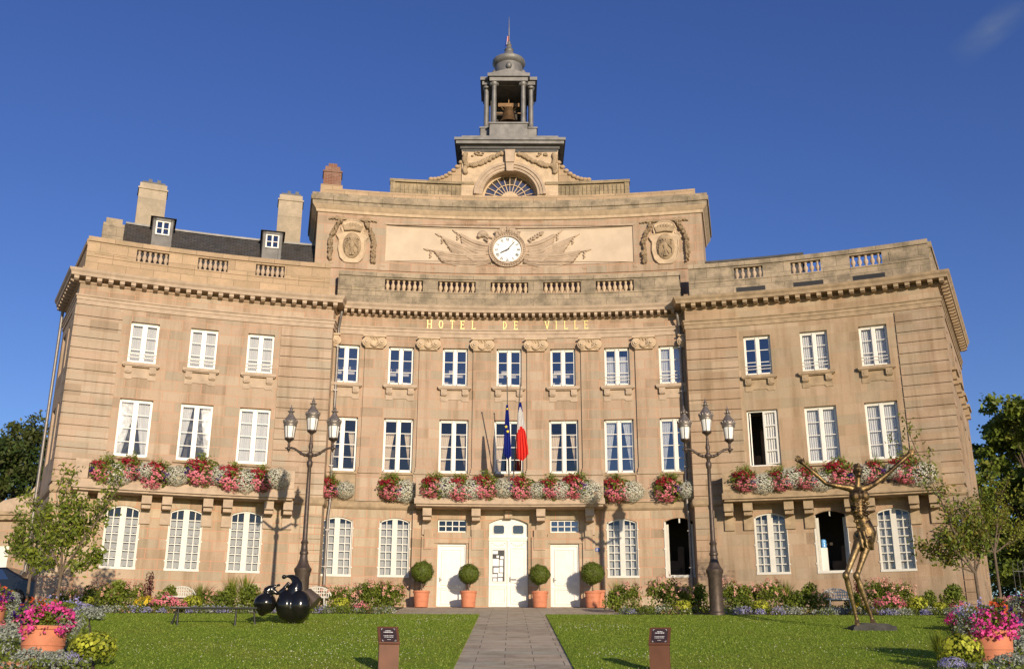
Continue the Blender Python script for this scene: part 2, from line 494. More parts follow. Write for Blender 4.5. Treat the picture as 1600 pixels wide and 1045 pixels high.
def thing(name, label, cat, loc=(0, 0, 0), rz=0, group=None):
    o = bpy.data.objects.new(name, None)
    col.objects.link(o)
    o.location = loc; o.rotation_euler = (0, 0, rz)
    return tag(o, label, cat, group)
def tag(o, label, cat, group=None):
    o['label'] = label; o['category'] = cat
    if group: o['group'] = group
    return o
def kind(o, k): o['kind'] = k; return o
def copy_tree(o, parent=None):
    c = o.copy(); col.objects.link(c)
    if parent is not None: c.parent = parent
    for ch in list(o.children): copy_tree(ch, c)
    return c
def place(me, name, f, s, o, z, parent):
    """a copy of a part standing on the curved front"""
    R = RC if f is CEN else RW
    return link(name, me, parent, f(s, o, z), -s / R)

def ter(y):
    return float(np.interp(y, [-60, -45, -24.7, -8.5, 0, 500], [-5.0, -4.35, -2.64, -.78, 0, 0]))
def at(px, Y, dz=0):
    """ground point that stands Y metres in front of the door and px along the picture's width (only used to choose where things stand)"""
    d = (Y - CAM.y) * math.cos(PITCH) + (ter(Y) - CAM.z) * math.sin(PITCH)
    return ((px - 800) / FOC * d + CAM.x, Y, ter(Y) + dz)

# foliage: many small leaf faces in one mesh
def leafmesh(name, sets, mats):
    """sets: list of (points Nx3, length, width, material index, outward normals Nx3 or None)"""
    V = []; I = []; mi = []
    base = 0
    for pts, ln, wd, m, nrm in sets:
        n = len(pts)
        if n == 0: continue
        pts = np.asarray(pts, float)
        a = rng.normal(size=(n, 3)); a /= np.linalg.norm(a, axis=1)[:, None]
        if nrm is not None:
            a -= nrm * (a * nrm).sum(1)[:, None] * .85
            a /= np.linalg.norm(a, axis=1)[:, None]
        b = rng.normal(size=(n, 3)) if nrm is None else np.cross(a, nrm) + rng.normal(size=(n, 3)) * .25
        b -= a * (a * b).sum(1)[:, None]
        b /= np.linalg.norm(b, axis=1)[:, None] + 1e-9
        sc = rng.uniform(.7, 1.25, n)[:, None]
        a *= sc * ln / 2; b *= sc * wd / 2
        q = np.stack([pts - a, pts + b - a * .1, pts + a, pts - b - a * .1], 1).reshape(-1, 3)
        V.append(q); I.append(np.arange(n * 4) + base); base += n * 4
        mi.append(np.full(n, m))
    V = np.concatenate(V); I = np.concatenate(I); mi = np.concatenate(mi)
    me = bpy.data.meshes.new(name)
    me.vertices.add(len(V)); me.vertices.foreach_set('co', V.ravel())
    nf = len(V) // 4
    me.loops.add(nf * 4); me.loops.foreach_set('vertex_index', I.astype(np.int32))
    me.polygons.add(nf); me.polygons.foreach_set('loop_start', np.arange(nf, dtype=np.int32) * 4)
    me.update(calc_edges=True)
    for m in mats: me.materials.append(m)
    me.polygons.foreach_set('material_index', mi.astype(np.int32))
    me.validate()
    me.update()
    return me
def ellip(n, c, r, shell=.6, zmin=-1):
    """points in the outer part of an ellipsoid, with outward normals"""
    p = rng.normal(size=(n * 2, 3)); p /= np.linalg.norm(p, axis=1)[:, None]
    p = p[p[:, 2] > zmin][:n]
    k = (shell + (1 - shell) * rng.random(len(p)))[:, None]
    r = np.array(r)
    lump = 1 + .10 * np.sin(p[:, :1] * 7 + c[0] * 3) * np.cos(p[:, 2:] * 6 + c[1])
    return np.array(c) + p * k * r * lump, p
# ---------------------------------------------------------------- the town hall
hall = thing('town_hall', 'three-storey sandstone town hall with a concave front, clock attic and bell lantern on its roof', 'town hall')
WC = (10.739, 13.084, 15.461)
HW_G, HW_M, HW_T = .625, .636, .557
ZG, ZM, ZT = (1.184, 3.50), (5.53, 7.91), (9.40, 11.18)

def wall(mb, a, b, z0, z1, ops, o=0, depth=.24, mi=0):
    S = sorted({a, b} | {x for p in ops for x in (p[0], p[1])})
    Z = sorted({z0, z1} | {x for p in ops for x in (p[2], p[3] + p[4])})
    for sa, sb in zip(S, S[1:]):
        n = max(1, math.ceil((sb - sa) / mb.seg))
        for za, zb in zip(Z, Z[1:]):
            cs, cz = (sa + sb) / 2, (za + zb) / 2
            if any(p[0] < cs < p[1] and p[2] < cz < p[3] + p[4] for p in ops): continue
            for k in range(n):
                u = sa + (sb - sa) * k / n; v = sa + (sb - sa) * (k + 1) / n
                mb.poly([(u, o, za), (v, o, za), (v, o, zb), (u, o, zb)], None, mi)
    for p in ops:
        x0, x1, y0, y1, rise = p
        i = o - depth
        mb.poly([(x0, o, y0), (x0, i, y0), (x0, i, y1), (x0, o, y1)], None, mi)
        mb.poly([(x1, o, y0), (x1, o, y1), (x1, i, y1), (x1, i, y0)], None, mi)
        mb.poly([(x0, o, y0), (x1, o, y0), (x1, i, y0), (x0, i, y0)], None, mi)
        if not rise:
            mb.poly([(x0, o, y1), (x0, i, y1), (x1, i, y1), (x1, o, y1)], None, mi)
        else:
            n = 10
            arc = [(x0 + (x1 - x0) * k / n, y1 + rise * (1 - (2 * k / n - 1) ** 2)) for k in range(n + 1)]
            for (u, zu), (v, zv) in zip(arc, arc[1:]):
                mb.poly([(u, o, zu), (v, o, zv), (v, o, y1 + rise + 1e-4), (u, o, y1 + rise + 1e-4)], None, mi)
                mb.poly([(u, o, zu), (u, i, zu), (v, i, zv), (v, o, zv)], [(u, 0), (u, .2), (v, .2), (v, 0)], mi)

def path(f, a, b, n=None):
    n = n or max(2, math.ceil(abs(b - a) / 1.1))
    return [f(a + (b - a) * k / n, 0, 0)[:2] for k in range(n + 1)]
SIDE_L, SIDE_R = SIDE(-1), SIDE(1)
LEN_L, LEN_R = 4.3, 10.4
INN = 7.75
def wing_path(sign, inner=INN, extra=True):
    if sign < 0:
        p = [SIDE_L(LEN_L, 0, 0)[:2]] + path(WIN, -END, -inner)
        return p + ([CEN(-inner, 0, 0)[:2]] if extra else [])
    p = path(WIN, inner, END) + [SIDE_R(LEN_R, 0, 0)[:2]]
    return ([CEN(inner, 0, 0)[:2]] if extra else []) + p

bays = [2.4 * i for i in range(-3, 4)]
# --- centre wall
ops = []
for i, c in enumerate(bays):
    ops.append((c - HW_M, c + HW_M, *ZM, 0)); ops.append((c - HW_T, c + HW_T, *ZT, 0))
    if abs(i - 3) >= 2: ops.append((c - HW_G, c + HW_G, ZG[0], ZG[1] - .06, .16))
mb = MB(CEN)
lo = [p for p in ops if p[3] < 4.1] + [(-.83, .83, -.02, 3.42, .24), (-2.98, -1.77, -.02, 2.56, 0), (1.77, 2.98, -.02, 2.56, 0), (-3.0, -1.78, 3.04, 3.58, 0), (1.78, 3.0, 3.04, 3.58, 0)]
hi = [p for p in ops if p[3] > 4.1]
wall(mb, -8.6, 8.6, -.3, 4.0, lo, mi=1)
wall(mb, -8.6, 8.6, 4.0, 13.3, hi)
mb.build('wall', [MT['ashlar'], MT['ashlar_ground']], hall)

# --- wing walls: sunk centre panel between raised quoin strips of grooved courses
def wing(sign):
    ops = []
    for c in WC:
        c *= sign
        ops.append((c - HW_G, c + HW_G, ZG[0], ZG[1] - .06, .16))
        ops.append((c - HW_M, c + HW_M, *ZM, 0)); ops.append((c - HW_T, c + HW_T, *ZT, 0))
    a, b = sorted((sign * INN, sign * END))
    mb = MB(WIN)
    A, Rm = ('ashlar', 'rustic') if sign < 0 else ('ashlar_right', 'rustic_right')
    wall(mb, a, b, -.7, 4.0, [p for p in ops if p[3] < 4.1], mi=1)
    wall(mb, a, b, 4.0, 13.3, [p for p in ops if p[3] > 4.1])
    # return to the centre, and the end wall with its own deep windows
    s = sign * INN
    mb.poly([WIN(s, 0, -.7), CEN(s, -.1, -.7), CEN(s, -.1, 13.3), WIN(s, 0, 13.3)], [(0, -.7), (.7, -.7), (.7, 13.3), (0, 13.3)], 1, True)
    fs = SIDE_L if sign < 0 else SIDE_R
    L = LEN_L if sign < 0 else LEN_R
    sb = MB(fs)
    so = []
    for k in range(2 if sign < 0 else 4):
        u = 1.5 + k * 1.75 if sign < 0 else 1.9 + k * 2.3
        for zz in (ZM, ZT): so.append((u - .5, u + .5, *zz, 0))
        so.append((u - .5, u + .5, ZG[0], ZG[1], 0))
    wall(sb, 0, L, -.7, 13.3, so, depth=.35)
    e = sb.build('end_wall', MT[Rm], hall)
    eb = MB(fs)
    for x0, x1, z0, z1, _ in so:
        eb.box(x0, x1, -.36, -.30, z0, z1, 1)
        eb.box(x0, x0 + .07, -.30, -.26, z0, z1); eb.box(x1 - .07, x1, -.30, -.26, z0, z1)
        eb.box((x0 + x1) / 2 - .06, (x0 + x1) / 2 + .06, -.30, -.26, z0, z1)
        for q in range(1, 4): eb.box(x0, x1, -.30, -.27, z0 + (z1 - z0) * q / 4 - .02, z0 + (z1 - z0) * q / 4 + .02)
    eb.build('end_windows', [MT['white'], MT['glass_sky']], e)
    if sign > 0:
        for x0, x1, z0, z1, _ in so:
            if z0 > 9:
                cb = MB(fs)
                cb.box(x0 - .2, x1 + .2, 0, .24, z0 - .14, z0 - .02); cb.box(x0 - .05, x0 + .2, 0, .18, z0 - .5, z0 - .14); cb.box(x1 - .2, x1 + .05, 0, .18, z0 - .5, z0 - .14)
                cb.build('end_sill', MT['trim_brown'], e)
    mb.build('wing_wall', [MT[A], MT['ashlar_ground'] if sign < 0 else MT['rustic_right']], hall)
    # grooved courses
    zs = np.linspace(4.36, 11.62, 17)
    sd = MB(fs)
    for z0, z1 in zip(zs, zs[1:]): sd.box(-.05, 1.0 if sign < 0 else .9, -.02, .055, z0 + .015, z1 - .015)
    sd.build('quoin_courses', MT[Rm], hall)
    for x0, x1 in ((INN, 9.92), (16.38, END + .055)):
        x0, x1 = sorted((sign * x0, sign * x1))
        q = MB(WIN)
        for z0, z1 in zip(zs, zs[1:]): q.box(x0, x1, -.02, .055, z0 + .015, z1 - .015)
        q.build('quoin_courses', MT[Rm], hall)
    zs = np.linspace(-.6, 3.92, 11)
    for x0, x1 in ((17.75, END + .045), (INN, 8.6)):
        x0, x1 = sorted((sign * x0, sign * x1))
        q = MB(WIN)
        for z0, z1 in zip(zs, zs[1:]): q.box(x0, x1, -.02, .045, z0 + .012, z1 - .012)
        q.build('quoin_courses', MT['ashlar_ground' if sign < 0 else 'rustic_right'], hall)
for sg in (-1, 1): wing(sg)

# --- bands, architrave, cornice with modillions
band = [(0, 3.93), (.05, 3.97), (.09, 4.03), (.09, 4.20), (.04, 4.27), (0, 4.28)]
arch = [(0, 11.66), (.045, 11.665), (.045, 11.84), (.075, 11.85), (.075, 11.97), (.12, 12.0), (.12, 12.05), (0, 12.09)]
corn = [(0, 12.55), (.05, 12.56), (.08, 12.60), (-.22, 12.605), (-.22, 12.748), (.42, 12.75), (.44, 12.86), (.50, 12.94), (.53, 13.03), (.10, 13.12), (-.3, 13.14)]
MB().sweep(path(CEN, -INN, INN), band).build('string_course', MT['trim_brown'], hall)
MB().sweep(path(CEN, -INN, INN), arch).build('architrave', MT['trim'], hall)
def modillions(f, a, b, step, mat):
    m = MB(f); n = int(round((b - a) / step))
    for k in range(n + 1):
        c = a + (b - a) * k / n
        w = step * .21
        m.box(c - w, c + w, -.22, .38, 12.61, 12.747); m.box(c - w * .9, c + w * .9, .05, .30, 12.575, 12.61)
    return m
c = MB().sweep(path(CEN, -INN, INN), corn).build('cornice', MT['trim'], hall)
modillions(CEN, -7.35, 7.35, .315, 0).build('modillions', MT['trim'], c)
for sg in (-1, 1):
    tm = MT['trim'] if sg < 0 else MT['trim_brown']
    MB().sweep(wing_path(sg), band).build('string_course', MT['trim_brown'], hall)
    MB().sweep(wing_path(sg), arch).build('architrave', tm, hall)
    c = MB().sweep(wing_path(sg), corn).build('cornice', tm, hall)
    a, b = sorted((sg * 7.7, sg * 18.35))
    modillions(WIN, a, b, .45, 0).build('modillions', tm, c)
    m = modillions(SIDE_L if sg < 0 else SIDE_R, .1, (LEN_L if sg < 0 else LEN_R) - .1, .45, 0)
    m.build('modillions', tm, c)

# --- pilasters with ionic capitals
def capital_mesh():
    m = MB()
    m.box(-.44, .44, -.02, .16, .46, .56); m.box(-.50, .50, -.02, .22, .50, .57)
    m.box(-.40, .40, -.02, .12, .0, .10)
    m.box(-.37, .37, -.02, .10, .10, .46)
    for sx in (-1, 1):
        for r, t in ((.215, .17), (.15, .23), (.075, .29)):
            ring = [(sx * .33 + r * math.cos(k * math.pi / 8), r * math.sin(k * math.pi / 8) + .27) for k in range(16)]
            m.prism(ring, -.02, t)
    for k in range(9):                      # swag between the volutes
        u = k / 8 * 2 - 1
        m.ball((u * .22, .15, .28 - .20 * (1 - u * u)), (.065, .08, .06), 8, 5)
    for k in (-1, 0, 1): m.ball((k * .13, .11, .42), (.05, .06, .06), 8, 5)
    return m
cap0 = capital_mesh().build('capital', MT['trim_pale'], hall, smooth=40)
cme = cap0.data
first = True
for x in (-8.02, -6, -3.6, -1.2, 1.2, 3.6, 6, 8.02):
    m = MB(CEN)
    m.box(x - .40, x + .40, -.02, .085, 5.75, 11.04)
    m.box(x - .52, x + .52, -.02, .10, 4.28, 5.46); m.box(x - .47, x + .47, -.02, .16, 5.46, 5.56)
    m.box(x - .44, x + .44, -.02, .14, 5.56, 5.66); m.box(x - .42, x + .42, -.02, .115, 5.66, 5.75)
    p = m.build('pilaster', MT['ashlar'], hall)
    if first:
        o = cap0; first = False
        o.parent = p; o.location = CEN(x, .085, 11.02); o.rotation_euler = (0, 0, -x / RC)
    else:
        place(cme, 'capital', CEN, x, .085, 11.02, p)

# --- ground-floor arches: keystones and joints of the voussoirs, rusticated joints round the centre
def voussoirs(f, c):
    m = MB(f)
    for k in range(-3, 4):
        t = k * .20
        x0, z0 = c + math.sin(t) * .98, ZG[1] + .10 - .16 * min(1, (k / 3.4) ** 2)
        x1, z1 = c + math.sin(t) * 1.5, 3.94
        m.prism([(x0 - .008, z0), (x0 + .008, z0), (x1 + .008, z1), (x1 - .008, z1)], -.01, .004)
    return m
jm = plain('pink_pointing', (.42, .23, .15), .95, var=.1)
for f, cs in ((CEN, (-7.2, -4.8, 4.8, 7.2)), (WIN, [s * c for s in (-1, 1) for c in WC])):
    for x in cs: voussoirs(f, x).build('voussoir_joints', jm, hall)

# --- windows
def rows_of(z0, z1, n): return [z0 + (z1 - z0) * k / n for k in range(1, n)]
def casement(w, h, rows, rail=False, open_leaf=False):
    m = MB()
    m.box(-w, -w + .055, -.24, -.13, 0, h); m.box(w - .055, w, -.24, -.13, 0, h)
    m.box(-w, w, -.24, -.13, h - .06, h); m.box(-w, w, -.24, -.13, 0, .08)
    m.box(-.065, .065, -.215, -.115, .08, h - .06)
    for s in (-1, 1):
        a, b = sorted((s * .065, s * (w - .055)))
        m.box(a, a + .032, -.21, -.15, .08, h - .06); m.box(b - .032, b, -.21, -.15, .08, h - .06)
        m.box(a, b, -.21, -.15, h - .12, h - .06); m.box(a, b, -.21, -.15, .08, .15)
        for z in rows_of(.1, h - .08, rows): m.box(a, b, -.205, -.155, z - .014, z + .014)
    if rail:
        for z in (.30, .44): m.box(-w + .01, w - .01, -.105, -.085, z, z + .022)
    return m
def grille(w, h, rise):
    """white small-pane casement behind a segmental head, and the folded leaves that show at its sides"""
    m = MB()
    H = h + rise - .02
    m.box(-w, -w + .06, -.20, -.06, 0, h + .02); m.box(w - .06, w, -.20, -.06, 0, h + .02)
    m.box(-w - .04, w + .04, -.16, .035, -.035, .06)
    m.box(-.11, .11, -.20, -.08, .06, H - .015)
    for s in (-1, 1):
        for q in (.345,):
            m.box(s * q - .018, s * q + .018, -.19, -.12, .06, H - .04)
        a, b = sorted((s * .11, s * (w - .06)))
        for z in rows_of(.06, h + .03, 7): m.box(a, b, -.188, -.125, z - .018, z + .018)
        m.box(s * (w + .012) - .012, s * (w + .012) + .012, -.02, .03, 0, h)
        for z in (.35, h * .5, h - .3): m.box(s * (w + .03) - .03, s * (w + .03) + .03, .01, .045, z - .03, z + .03)
    n = 10
    A = [(-w + 2 * w * k / n, h + rise * (1 - (2 * k / n - 1) ** 2)) for k in range(n + 1)]
    for (u, zu), (v, zv) in zip(A, A[1:]):
        m.prism([(u, zu - .06), (v, zv - .06), (v, zv - .002), (u, zu - .002)], -.20, -.06)
    return m
def pane(w, h, d=-.185):
    m = MB(); m.poly([(-w, d, 0), (w, d, 0), (w, d, h), (-w, d, h)]); return m
def cloth(xs0, xs1, z0, z1, d=-.36, n=26, amp=.022, folds=8):
    """hanging cloth: xs0(t), xs1(t) give its edges at height t (0 bottom .. 1 top)"""
    m = MB(); rows = []
    for a in range(11):
        t = a / 10
        l, r = xs0(t), xs1(t)
        rows.append([(l + (r - l) * k / n, d + amp * math.sin(k / n * folds * 2 * math.pi + .3 * a * 0), z0 + (z1 - z0) * t) for k in range(n + 1)])
    return m.grid(rows)
def join(*ms):
    r = MB()
    for m in ms:
        b = len(r.v); r.v += m.v; r.fc += [tuple(i + b for i in f) for f in m.fc]; r.uv += m.uv; r.mi += m.mi
    return r
hM, hT, hG = ZM[1] - ZM[0], ZT[1] - ZT[0], ZG[1] - ZG[0]
def mesh_of(m, name, mat, smooth=None):
    o = m.build(name, mat, None, smooth=smooth); me = o.data
    bpy.data.objects.remove(o); return me
F_M = mesh_of(casement(HW_M, hM, 4), 'window', MT['white'])
F_T = mesh_of(casement(HW_T, hT, 3), 'window', MT['white'])
F_TR = mesh_of(casement(HW_T, hT, 3, True), 'window', MT['white'])
F_G = mesh_of(grille(HW_G, hG - .06, .16), 'window', MT['white_iron'])
P_M = mesh_of(pane(HW_M, hM), 'pane', MT['glass'])
P_T = mesh_of(pane(HW_T, hT), 'pane', MT['glass'])
P_TS = mesh_of(pane(HW_T, hT), 'pane', MT['glass_sky'])
P_MS = mesh_of(pane(HW_M, hM), 'pane', MT['glass_sky'])
P_G = mesh_of(pane(HW_G, hG + .12, -.16), 'pane', MT['glass_low'])
tie = join(cloth(lambda t: -.60 + .02 * t, lambda t: -.36 + .20 * t ** 1.6, 0, hM * .74, folds=5),
           cloth(lambda t: .36 - .10 * t + .16 * (1 - t), lambda t: .50 + .06 * t - .02, .1, hM * .74, folds=3))
C_TIE = mesh_of(tie, 'curtain', MT['cream_curtain'], 60)
vee = join(cloth(lambda t: -.60, lambda t: -.40 + .38 * min(1, t * 1.15), 0, hM, folds=6, d=-.30), cloth(lambda t: .40 - .38 * min(1, t * 1.15), lambda t: .60, 0, hM, folds=6, d=-.30))
C_VEE = mesh_of(vee, 'curtain', MT['sheer'], 60)
veew = join(cloth(lambda t: -.60, lambda t: -.50 + .36 * t, 0, hM, folds=5, d=-.32), cloth(lambda t: .50 - .36 * t, lambda t: .60, 0, hM, folds=5, d=-.32))
C_VEEW = mesh_of(veew, 'curtain', MT['sheer'], 60)
C_FM = mesh_of(join(cloth(lambda t: -.62, lambda t: -.02, 0, hM, folds=7, d=-.30), cloth(lambda t: .02, lambda t: .62, 0, hM, folds=7, d=-.30)), 'curtain', MT['sheer'], 60)
C_FT = mesh_of(join(cloth(lambda t: -.55, lambda t: -.03, 0, hT, folds=6, d=-.30), cloth(lambda t: .03, lambda t: .55, 0, hT, folds=6, d=-.30)), 'curtain', MT['sheer'], 60)
C_HT = mesh_of(cloth(lambda t: -.55, lambda t: .55, 0, hT * .80, folds=11, d=-.30), 'curtain', MT['sheer'], 60)
C_FG = mesh_of(cloth(lambda t: -.61, lambda t: .61, 0, hG * .94, folds=10, d=-.26, amp=.012), 'curtain', MT['lace'], 60)
lm = MB()
for k in range(7):
    z0 = .07 + (hG - .06) * k / 7.0
    n = 24
    rows = [[(-.61 + 1.22 * q / n, -.25, z0 + .03 + .018 * math.sin(q * 1.57) if e == 0 else z0 + (hG - .06) / 7 - .055) for q in range(n + 1)] for e in (0, 1)]
    if k < 6: lm.grid(rows)
C_LACE = mesh_of(lm, 'lace_blind', MT['lace'])
def shelves():
    m = MB()
    m.box(-.5, .0, -1.1, -.8, .05, .42); m.box(.05, .5, -1.1, -.8, .05, .36)
    m.box(-.5, .42, -.62, -.58, .58, .70); m.box(-.44, .1, -1.5, -1.45, 1.0, 1.16); m.box(.15, .5, -1.6, -1.5, 1.05, 1.2)
    return m
S_T = mesh_of(shelves(), 'shelf', plain('pale_furniture', (.62, .56, .48), .8))
def sill_mesh():
    m = MB()
    m.box(-.73, .73, -.2, .20, -.13, 0.0); m.box(-.69, .69, -.02, .15, -.17, -.13)
    for s in (-1, 1):
        m.box(s * .47 - .13, s * .47 + .13, -.02, .15, -.40, -.17); m.box(s * .47 - .11, s * .47 + .11, -.02, .11, -.44, -.40)
        ring = [(s * .47 + .07 * math.cos(k * math.pi / 6), -.29 + .07 * math.sin(k * math.pi / 6)) for k in range(12)]
        m.prism(ring, .1, .165)
    m.prism([(-.62, -.17), (-.62, -.68), (-.34, -.68), (-.28, -.61), (.28, -.61), (.34, -.68), (.62, -.68), (.62, -.17)], -.02, .035)
    return m
SILL = {k: mesh_of(sill_mesh(), 'sill', MT[k]) for k in ('trim', 'trim_brown')}
SM = MB(); SM.box(-.76, .76, -.24, .10, -.10, 0)
SILL_M = mesh_of(SM, 'sill', MT['trim_brown'])
def window(f, s, z, frame, glass, cur=None, sill=None, extra=None):
    w = place(frame, 'window', f, s, 0, z, hall)
    link('pane', glass, w)
    if cur: link(cur.name.split('.')[0], cur, w)
    if extra: link('shelf', extra, w)
    if sill: link('sill', sill, w)
    return w
for i, x in enumerate(bays):
    window(CEN, x, ZM[0], F_M, P_M if i < 5 else P_MS, C_TIE if i < 5 else C_VEEW, SILL_M)
    cur = {5: C_HT, 6: C_FT}.get(i)
    window(CEN, x, ZT[0], F_TR if i > 4 else F_T, P_TS, cur, SILL['trim'], S_T if i < 5 else None)
    if abs(i - 3) >= 2 and i != 6: window(CEN, x, ZG[0], F_G, P_G, C_FG)
for k, c in enumerate(WC):
    kk = 2 - k                              # 0 = outermost on the left
    window(WIN, -c, ZT[0], F_TR, P_T, C_FT, SILL['trim'])
    window(WIN, -c, ZM[0], F_M, P_M, (C_FM, C_VEEW, C_VEE)[k], SILL_M)
    window(WIN, -c, ZG[0], F_G, P_G, C_LACE)
    window(WIN, c, ZT[0], F_TR, P_TS if k == 0 else P_T, None if k == 0 else C_FT, SILL['trim_brown'])
    if k: window(WIN, c, ZM[0], F_M, P_M, C_FM, SILL_M)
    if k != 1: window(WIN, c, ZG[0], F_G, P_G, C_FG)
# open windows: an empty frame with the leaves swung in
def open_frame(w, h, rise=0):
    m = MB()
    m.box(-w, -w + .06, -.20, -.06, 0, h); m.box(w - .06, w, -.20, -.06, 0, h); m.box(-w - .03, w + .03, -.16, .035, -.035, .07)
    for s in (-1, 1):                      # a folded leaf, seen nearly edge on, with its cross bars
        x = s * (w - .03)
        d = -s * .13
        m.prism([(x + d * .2, .08), (x + d, .08), (x + d, h - .05), (x + d * .2, h - .05)], -.5, -.46)
        m.box(s * (w + .012) - .012, s * (w + .012) + .012, -.02, .03, 0, h)
        for z in (.35, h * .5, h - .3): m.box(s * (w + .03) - .03, s * (w + .03) + .03, .01, .045, z - .03, z + .03)
    m.box(-.03, .03, -.14, -.06, h + rise - .2, h + rise)
    return m
OG = mesh_of(open_frame(HW_G, hG - .06, .16), 'open_window', MT['white_iron'])
place(OG, 'open_window', CEN, 7.2, 0, ZG[0], hall)
w = place(OG, 'open_window', WIN, WC[1], 0, ZG[0], hall)
m = MB(); m.box(-.50, -.22, -.9, -.5, .05, 1.02); m.build('water_cooler', MT['white'], w)
m = MB(); m.lathe([(.02, 0), (.11, .02), (.12, .15), (.10, .2), (.12, .25), (.1, .33), (.03, .36)], (-.36, -.7, 1.02), 12); m.build('water_bottle', plain('blue_plastic', (.12, .35, .7), .2), w, smooth=50)
m = MB()
m.box(-HW_M, -HW_M + .06, -.24, -.13, 0, hM); m.box(HW_M - .06, HW_M, -.24, -.13, 0, hM); m.box(-HW_M, HW_M, -.24, -.13, hM - .06, hM); m.box(-HW_M, HW_M, -.24, -.13, 0, .07)
w = place(mesh_of(m, 'open_window', MT['white']), 'open_window', WIN, WC[0], 0, ZM[0], hall)
lf = MB()
for x in (0, .5): lf.box(x, x + .07, -.03, .03, .08, hM - .06)
for z in (.08, .62, 1.15, 1.68, hM - .13): lf.box(0, .57, -.02, .02, z, z + .06)
o = lf.build('leaf', MT['white'], w, (.02, .16, 0), R_(-14))
lm2 = cloth(lambda t: .04, lambda t: .54, .1, hM - .1, d=-.05, folds=5).build('curtain', MT['sheer'], w, (.02, .16, 0), R_(-14), 60)
lf2 = MB(); lf2.box(-.02, .02, -.55, 0, .08, hM - .06); lf2.build('leaf', MT['white'], w, (-HW_M + .13, .24, 0), R_(12))

# --- rooms behind the glass: back walls, floors and ceilings
rm = MB()
def room(f, a, b):
    n = math.ceil((b - a) / 1.5)
    for k in range(n):
        p, q = a + (b - a) * k / n, a + (b - a) * (k + 1) / n
        rm.f = f
        rm.poly([(p, -3, -.4), (q, -3, -.4), (q, -3, 13), (p, -3, 13)], None, 0)
        for z in (-.2, 4.05, 8.35, 12.0):
            rm.poly([(p, -.26, z), (q, -.26, z), (q, -3, z), (p, -3, z)], None, 0 if z < 4 else 1)
            rm.poly([(p, -.26, z + .2), (q, -.26, z + .2), (q, -3, z + .2), (p, -3, z + .2)], None, 0)
    for x in (a, b): rm.poly([(x, -.26, -.4), (x, -3, -.4), (x, -3, 13), (x, -.26, 13)], None, 0)
room(CEN, -7.9, 7.9); room(WIN, -18.0, -8.1); room(WIN, 8.1, 18.0)
rm.build('rooms', [MT['inside'], MT['ceiling']], hall)
wood = plain('brown_wood', (.13, .075, .04), .6, var=.3, scale=3)
for f, s, z, bits in ((CEN, 7.2, .1, ((-.5, .1, 1.9), (.15, .6, 1.1), (-.15, .12, 2.5))), (WIN, WC[1], .1, ((-.1, .3, 1.7), (.3, .62, 2.3))), (WIN, WC[0], 4.3, ((-.55, -.2, 2.0), (-.15, .1, 3.1)))):
    m = MB(LOC)
    for a, b, h in bits:
        m.box(a, b, -2.4, -1.7, 0, h)
        for q in range(3): m.box(a + .03, b - .03, -1.7, -1.68, h * (.1 + .3 * q), h * (.34 + .3 * q))
    m.build('cupboard', wood, hall, f(s, 0, z), -s / RW)
# back of the building and flat roofs
bk = MB()
for sg, fs, L in ((-1, SIDE_L, LEN_L), (1, SIDE_R, LEN_R)):
    e = fs(L, 0, 0); g = CEN(sg * 7.75, -9, 0)
    bk.poly([(e[0], e[1], -.7), (g[0], g[1], -.7), (g[0], g[1], 13.2), (e[0], e[1], 13.2)], [(0, 0), (9, 0), (9, 13), (0, 13)], 0, True)
    P = [fs(L, 0, 0)] + [WIN(sg * (END - k * (END - INN) / 8), -.05, 0) for k in range(9)] + [g]
    bk.poly([(p[0], p[1], 13.10) for p in P], [(p[0], p[1]) for p in P], 1, True)
g0, g1 = CEN(-7.75, -9, 0), CEN(7.75, -9, 0)
bk.poly([(g0[0], g0[1], -.7), (g1[0], g1[1], -.7), (g1[0], g1[1], 13.2), (g0[0], g0[1], 13.2)], [(0, 0), (15, 0), (15, 13), (0, 13)], 0, True)
P = [CEN(-7.75 + 15.5 * k / 14, -.05, 0) for k in range(15)] + [g1, g0]
bk.poly([(p[0], p[1], 13.11) for p in P], [(p[0], p[1]) for p in P], 1, True)
bk.build('rear_wall', [MT['rustic'], MT['lead_dark']], hall)

